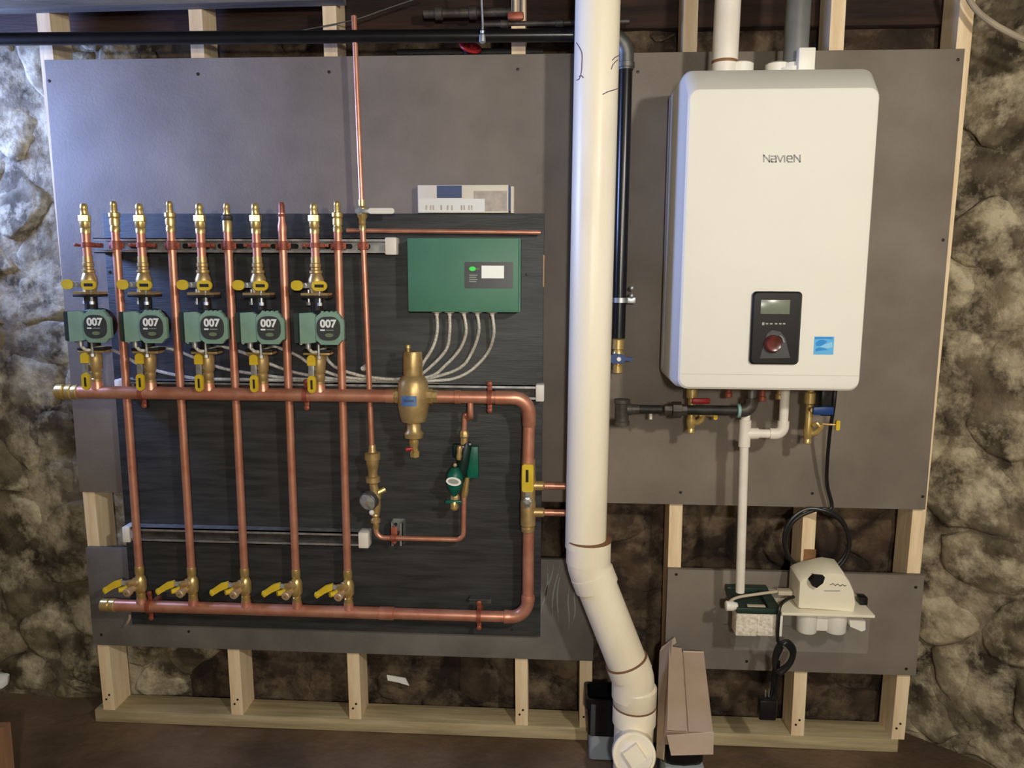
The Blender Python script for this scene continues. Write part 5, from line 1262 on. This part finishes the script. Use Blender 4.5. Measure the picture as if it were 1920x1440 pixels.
# boiler cord
t = thing('power_cord', 'long black boiler power cord coiled in a big loop', 'cord', tuple(P(1530, 1080, -0.06)))
c = [V((P(1566, 740, -0.15).x, -0.15, zbot + 0.003)), P(1563, 765, -0.15), P(1556, 810, -0.11), P(1551, 870, -0.07), P(1551, 910, -0.045), P(1560, 950, -0.045)]
rnd = random.Random(4)
for k in range(3):
    for j in range(12):
        a_ = math.radians(75 - 30 * j)
        if k == 2 and j > 5: continue
        rr_ = 59 + 3.5 * math.sin(k * 2.1 + j * 0.5) + 2 * k
        c.append(P(1530 + (-1 + 2 * k) + rr_ * math.cos(a_), 1015 - rr_ * 0.98 * math.sin(a_), -0.048 - 0.007 * k))
c += [P(1524, 1077, -0.12), P(1528, 1084, -0.135)]
MB().tube(c, 0.0050, seg=8, n=4).build('cord', M_CORD, t)
b_ = P(1530, 1088, -0.146)
q = [(b_.x - 0.020, b_.z + 0.002), (b_.x - 0.008, b_.z + 0.016), (b_.x + 0.018, b_.z + 0.014), (b_.x + 0.014, b_.z - 0.002), (b_.x - 0.002, b_.z - 0.016), (b_.x - 0.013, b_.z - 0.010)]
MB().prism(q, -0.160, -0.1415).build('plug', M_BPL, t)

# ================================================================== clutter on the floor
# cardboard box leaning against the wall
t = thing('cardboard_box', 'slim torn cardboard box leaning beside the waste pipe', 'box', tuple(P(1290, 1400, -0.25)))
b0, b1 = P(1248, 1372, -0.26), P(1337, 1368, -0.26)
t0, t1 = P(1262, 1222, -0.05), P(1311, 1224, -0.05)
xs_ = (b0.x, b1.x); tx_ = (t0.x - 0.004, t1.x)
up = (t0 + t1) / 2 - (b0 + b1) / 2
nrm = V((1, 0, 0)).cross(up).normalized()
if nrm.y > 0: nrm = -nrm
dth = 0.062
B = [V((xs_[0], -0.26, b0.z)), V((xs_[1], -0.26, b0.z)), V((tx_[1] + 0.012, -0.05, t0.z)), V((tx_[0] - 0.010, -0.05, t0.z))]
Bb = [p - nrm * dth for p in B]
MB().hexa([B[0], B[1], B[2], B[3], Bb[0], Bb[1], Bb[2], Bb[3]]).build('carton', M_CARD, t, smooth=False)
def flap(c4, m, nm, th=0.003):
    n_ = (c4[1] - c4[0]).cross(c4[3] - c4[0]).normalized()
    if n_.y > 0: n_ = -n_
    MB().hexa([*c4, *[p + n_ * th for p in c4]]).build(nm, m, t, smooth=False)
L = lambda a, b, f: a.lerp(b, f)
e = nrm * 0.002
flap([L(B[0], B[1], 0.02) + e * 3, L(B[0], B[1], 0.44) + e * 2, L(B[3], B[2], 0.36) + e + nrm * 0.014, L(B[3], B[2], 0.0) + e + nrm * 0.02], M_CARD, 'flap')
flap([L(B[0], B[1], 0.48) + e, L(B[0], B[1], 1.0) + e, L(B[3], B[2], 1.0) + e, L(B[3], B[2], 0.42) + e], M_CARD, 'flap')
# torn left side sheet sticking up
s0, s1, s2, s3 = P(1232, 1420, -0.22), P(1245, 1425, -0.25), P(1262, 1200, -0.06), P(1238, 1224, -0.04)
flap([s0, s1, s2, s3], M_CARD, 'torn_flap')
flap([P(1238, 1222, -0.04), P(1268, 1206, -0.07), P(1266, 1196, -0.055), P(1242, 1214, -0.035)], M_CARDL, 'torn_edge')
# lower end of the box
f0, f1 = P(1250, 1378, -0.262), P(1338, 1372, -0.262); f2, f3 = P(1337, 1413, -0.25), P(1258, 1415, -0.25)
flap([f3, f2, f1, f0], M_CARDL, 'end_flap')
a_, b_ = L(B[3], B[2], 0.42), B[2]
flap([a_ + nrm * 0.003 - up * 0.02, b_ + nrm * 0.003 - up * 0.02, b_ + nrm * 0.003 - up * 0.0, a_ + nrm * 0.003], M_CARDL, 'flap_crease')
# black bag the box stands on, pale crate under it
t = thing('floor_bag', 'crumpled black plastic bag on a pale tub under the cardboard box', 'bag', tuple(P(1290, 1440, -0.2)))
bx0_, bx1_ = P(1243, 1420, -0.24).x, P(1326, 1420, -0.24).x
zt_ = P(1290, 1402, -0.24).z
m = MB(); n = 20; secs = []
for z, s in ((FZ + 0.085, 0.92), (FZ + 0.10, 1.0), ((FZ + zt_) / 2 + 0.04, 1.02), (zt_ - 0.01, 0.98), (zt_, 0.8)):
    secs.append([V(((bx0_ + bx1_) / 2 + (bx1_ - bx0_) / 2 * s * math.copysign(abs(math.cos(2 * math.pi * k / n)) ** .5, math.cos(2 * math.pi * k / n)), -0.15 + 0.08 * s * math.copysign(abs(math.sin(2 * math.pi * k / n)) ** .5, math.sin(2 * math.pi * k / n)), z + 0.012 * noise.noise(V((k * .9, z * 30, 2))))) for k in range(n)])
m.loft(secs).build('bag', M_BAG, t)
MB().box(bx0_ + 0.006, bx1_ - 0.002, -0.235, -0.07, FZ, FZ + 0.095, 0.01).build('tub', M_TOTEG, t)
# black waste bin behind the waste pipe
wx0, wx1 = P(1096, 1400, -0.05).x, P(1176, 1400, -0.05).x
wz1 = P(1120, 1296, -0.04).z
t = thing('black_bin', 'glossy black plastic bin behind the waste pipe by the floor plate', 'bin', ((wx0 + wx1) / 2, -0.06, FZ))
secs = []
yb0, yb1 = -0.085, 0.012
for z, g in ((FZ, 0.0), (FZ + 0.075, 0.0)): secs.append([V((a_, b_, z)) for a_, b_ in rrect(wx0 + 0.012, wx1 - 0.01, yb0 + 0.008, yb1, 0.012, 4)])
MB().loft(secs).build('base', M_TOTEG, t)
secs = []
for z, g in ((FZ + 0.074, 0.006), (wz1 - 0.03, 0.0), (wz1 - 0.029, -0.004), (wz1, -0.004), (wz1, 0.004), (wz1 - 0.05, 0.006)):
    secs.append([V((a_, b_, z)) for a_, b_ in rrect(wx0 + 0.002 + g, wx1 - g, yb0 + g, yb1 - max(g, 0), 0.014, 4)])
MB().loft(secs).build('body', M_BAG, t)
MB().box(wx0 + 0.014, wx0 + 0.028, yb0 - 0.006, yb0 + 0.004, FZ + 0.08, wz1 - 0.012, 0.003).build('rib', M_GPL, t)
# board edge and white cloth at the daylight end
p = P(12, 1400, -0.35)
t = thing('loose_plank', 'short brown plank standing on the dirt floor at the daylight end', 'plank', (p.x - 0.03, -0.35, FZ))
MB().hexa([(p.x - 0.09, -0.36, FZ), (p.x + 0.004, -0.36, FZ), (p.x + 0.004, -0.335, FZ), (p.x - 0.09, -0.335, FZ),
           (p.x - 0.10, -0.345, P(8, 1372, -0.35).z), (p.x - 0.006, -0.345, P(8, 1366, -0.35).z), (p.x - 0.006, -0.32, P(8, 1366, -0.35).z), (p.x - 0.10, -0.32, P(8, 1372, -0.35).z)]).build('timber', M_PLANK, t, smooth=False)
p = P(-10, 1274, 0.09)
m = MB()
m.ball((p.x, 0.09, p.z), (0.044, 0.04, 0.02), 16, 10)
for i, q in enumerate(m.v): m.v[i] = q + V((0.01 * noise.noise(q * 30), 0.008 * noise.noise(q * 34), 0.012 * noise.noise(q * 25) - (0.012 if q.z < p.z and q.x > p.x + 0.015 else 0)))
tag(m.build('white_rag', M_PRINT, org=(p.x, 0.09, p.z - 0.02)), 'bright white rag tucked on the stones near the dirt floor', 'rag')

# ================================================================== overhead bits
t = thing('hanging_wire', 'pale wire hanger with an eye hooked under the black pipe', 'hanger', tuple(P(904, 78, -0.1)))
MB().tube([P(902, -60, -0.1), P(903, 0, -0.1), P(905, 40, -0.1), P(905, 55, -0.1)], 0.0026, seg=8).build('wire', M_STEEL, t)
MB().lathe(P(904.5, 55, -0.1), (0, 0, -1), [(0, 0.003), (0.004, 0.0055), (0.010, 0.0045), (0.014, 0.008), (0.03, 0.0085), (0.034, 0.004)], 10).build('eye_bolt', M_STEEL, t)
t = thing('gate_valve', 'red-wheeled old gate valve tucked behind the black pipe', 'valve', tuple(P(885, 105, 0.06)))
a_ = P(880, 92, 0.06)
MB().lathe((a_.x, 0.06, a_.z - 0.02), (0, 0, 1), [(0, 0.016), (0.02, 0.018), (0.03, 0.012), (0.045, 0.010)], 14).build('body', M_IRON, t)
wv = MB(); wc = P(882, 88, 0.04); wd_ = V((0.3, -0.55, 0.75)).normalized(); wx_, wy_, _ = frame(wd_)
wv.tube([wc + (wx_ * math.cos(2 * math.pi * k / 20) + wy_ * math.sin(2 * math.pi * k / 20)) * 0.026 for k in range(21)], 0.0055, seg=8, smooth=False)
for k in range(3):
    a2 = math.pi * k / 3; dv = (wx_ * math.cos(a2) + wy_ * math.sin(a2)) * 0.026; wv.cyl(wc - dv, wc + dv, 0.004, seg=8)
wv.ball(wc, 0.009, 10, 6); wv.build('handwheel', M_RED, t)
MB().cyl((a_.x - 0.2, 0.075, a_.z - 0.006), (a_.x + 0.2, 0.075, a_.z - 0.006), 0.012, seg=12).build('pipe', M_IRON, t)
MB().cyl(wc, V((a_.x, 0.06, a_.z + 0.01)), 0.005, seg=8).build('stem', M_BRD, t)
for nm, lbl, u0, v0, u1, v1, y, r, mm in (
    ('old_pipe', 'thin old brown pipe just above the black pipe beside the waste stack', 905, 46, 1180, 40, 0.02, 0.007, M_IRONG),
    ('old_pipe', 'rusty old pipe crossing the beam above the hanging wire', 795, 26, 965, 22, 0.05, 0.012, M_IRONG)):
    a_, b_ = P(u0, v0, y), P(u1, v1, y); tt = thing(nm, lbl, 'pipe', tuple(a_))
    MB().cyl(a_, b_, r, seg=12).build('pipe', mm, tt)
    for f in (0.12, 0.5): MB().lathe(a_.lerp(b_, f), b_ - a_, [(0, r), (0.002, r * 1.45), (0.02, r * 1.45), (0.022, r)], 12).build('coupling', mm, tt)
t = thing('pipe_hook', 'reddish copper pipe hook screwed to the dark beam above the pipes', 'hook', tuple(P(966, 38, 0.0)))
a_, b_ = P(952, 24, 0.0), P(982, 38, 0.0)
MB().box(a_.x, b_.x, -0.012, 0.006, b_.z, a_.z, 0.004).build('saddle', M_CUD, t)
for u in (962, 977): MB().cyl(P(u, 26, 0.0), P(u, -40, 0.0), 0.0035, seg=8).build('rod', M_STEELD, t)
t = thing('grey_cable', 'grey sheathed cable sagging from the ceiling onto the stone side wall', 'cable', tuple(P(1860, 40, -0.08)))
MB().tube([P(1800, -40, -0.03), P(1818, 0, -0.05), P(1836, 24, -0.06), P(1862, 44, -0.08), P(1890, 60, -0.10), P(1925, 76, -0.13), P(1980, 92, -0.18)], 0.0072, seg=10).build('sheath', M_ROPE, t)
t = thing('thin_wire', 'thin grey wire strung between the studs above the black pipe', 'wire', tuple(P(650, 38, 0.0)))
MB().tube([P(560, 58, 0.0), P(660, 38, 0.0), P(720, 18, 0.0), P(790, -6, 0.0)], 0.0016, seg=6).build('wire', M_STEELD, t)
# ceiling bulb, then an added unseen fill lamp (both behind the camera)
lx, ly, lz = LAMP_POS[0]
t = thing('bulb_fitting', 'bare bulb fitting hanging from the ceiling joists over the walkway', 'lamp', (lx, ly, CZ + 0.02))
MB().lathe((lx, ly, CZ + 0.021), (0, 0, -1), [(0, 0.05), (0.02, 0.05), (0.025, 0.008), (CZ - lz - 0.13, 0.006)], 16).build('drop_cord', M_WPL, t)
MB().lathe((lx, ly, lz + 0.16), (0, 0, -1), [(0, 0.01), (0.01, 0.022), (0.08, 0.022), (0.09, 0.014)], 16).build('holder', M_WPL, t)
lx, ly, lz = LAMP_POS[1]
t = thing('added_fill_lamp', 'added unseen fill lamp on a tripod stand at the rear of the cellar', 'lamp', (lx, ly - 0.1, FZ))
MB().cyl((lx, ly - 0.16, FZ + 0.4), (lx, ly - 0.16, lz - 0.06), 0.014, seg=12).build('pole', M_GPL, t)
for k in range(3):
    a_ = 2 * math.pi * k / 3
    MB().cyl((lx, ly - 0.16, FZ + 0.42), (lx + 0.3 * math.cos(a_), ly - 0.16 + 0.3 * math.sin(a_), FZ + 0.004), 0.010, seg=8).build('leg', M_GPL, t)
MB().lathe((lx, ly - 0.2, lz), (0, 1, 0), [(0, 0.03), (0.03, 0.05), (0.11, 0.085), (0.112, 0.082), (0.04, 0.045), (0.02, 0.02)], 20).build('reflector', M_STEEL, t)
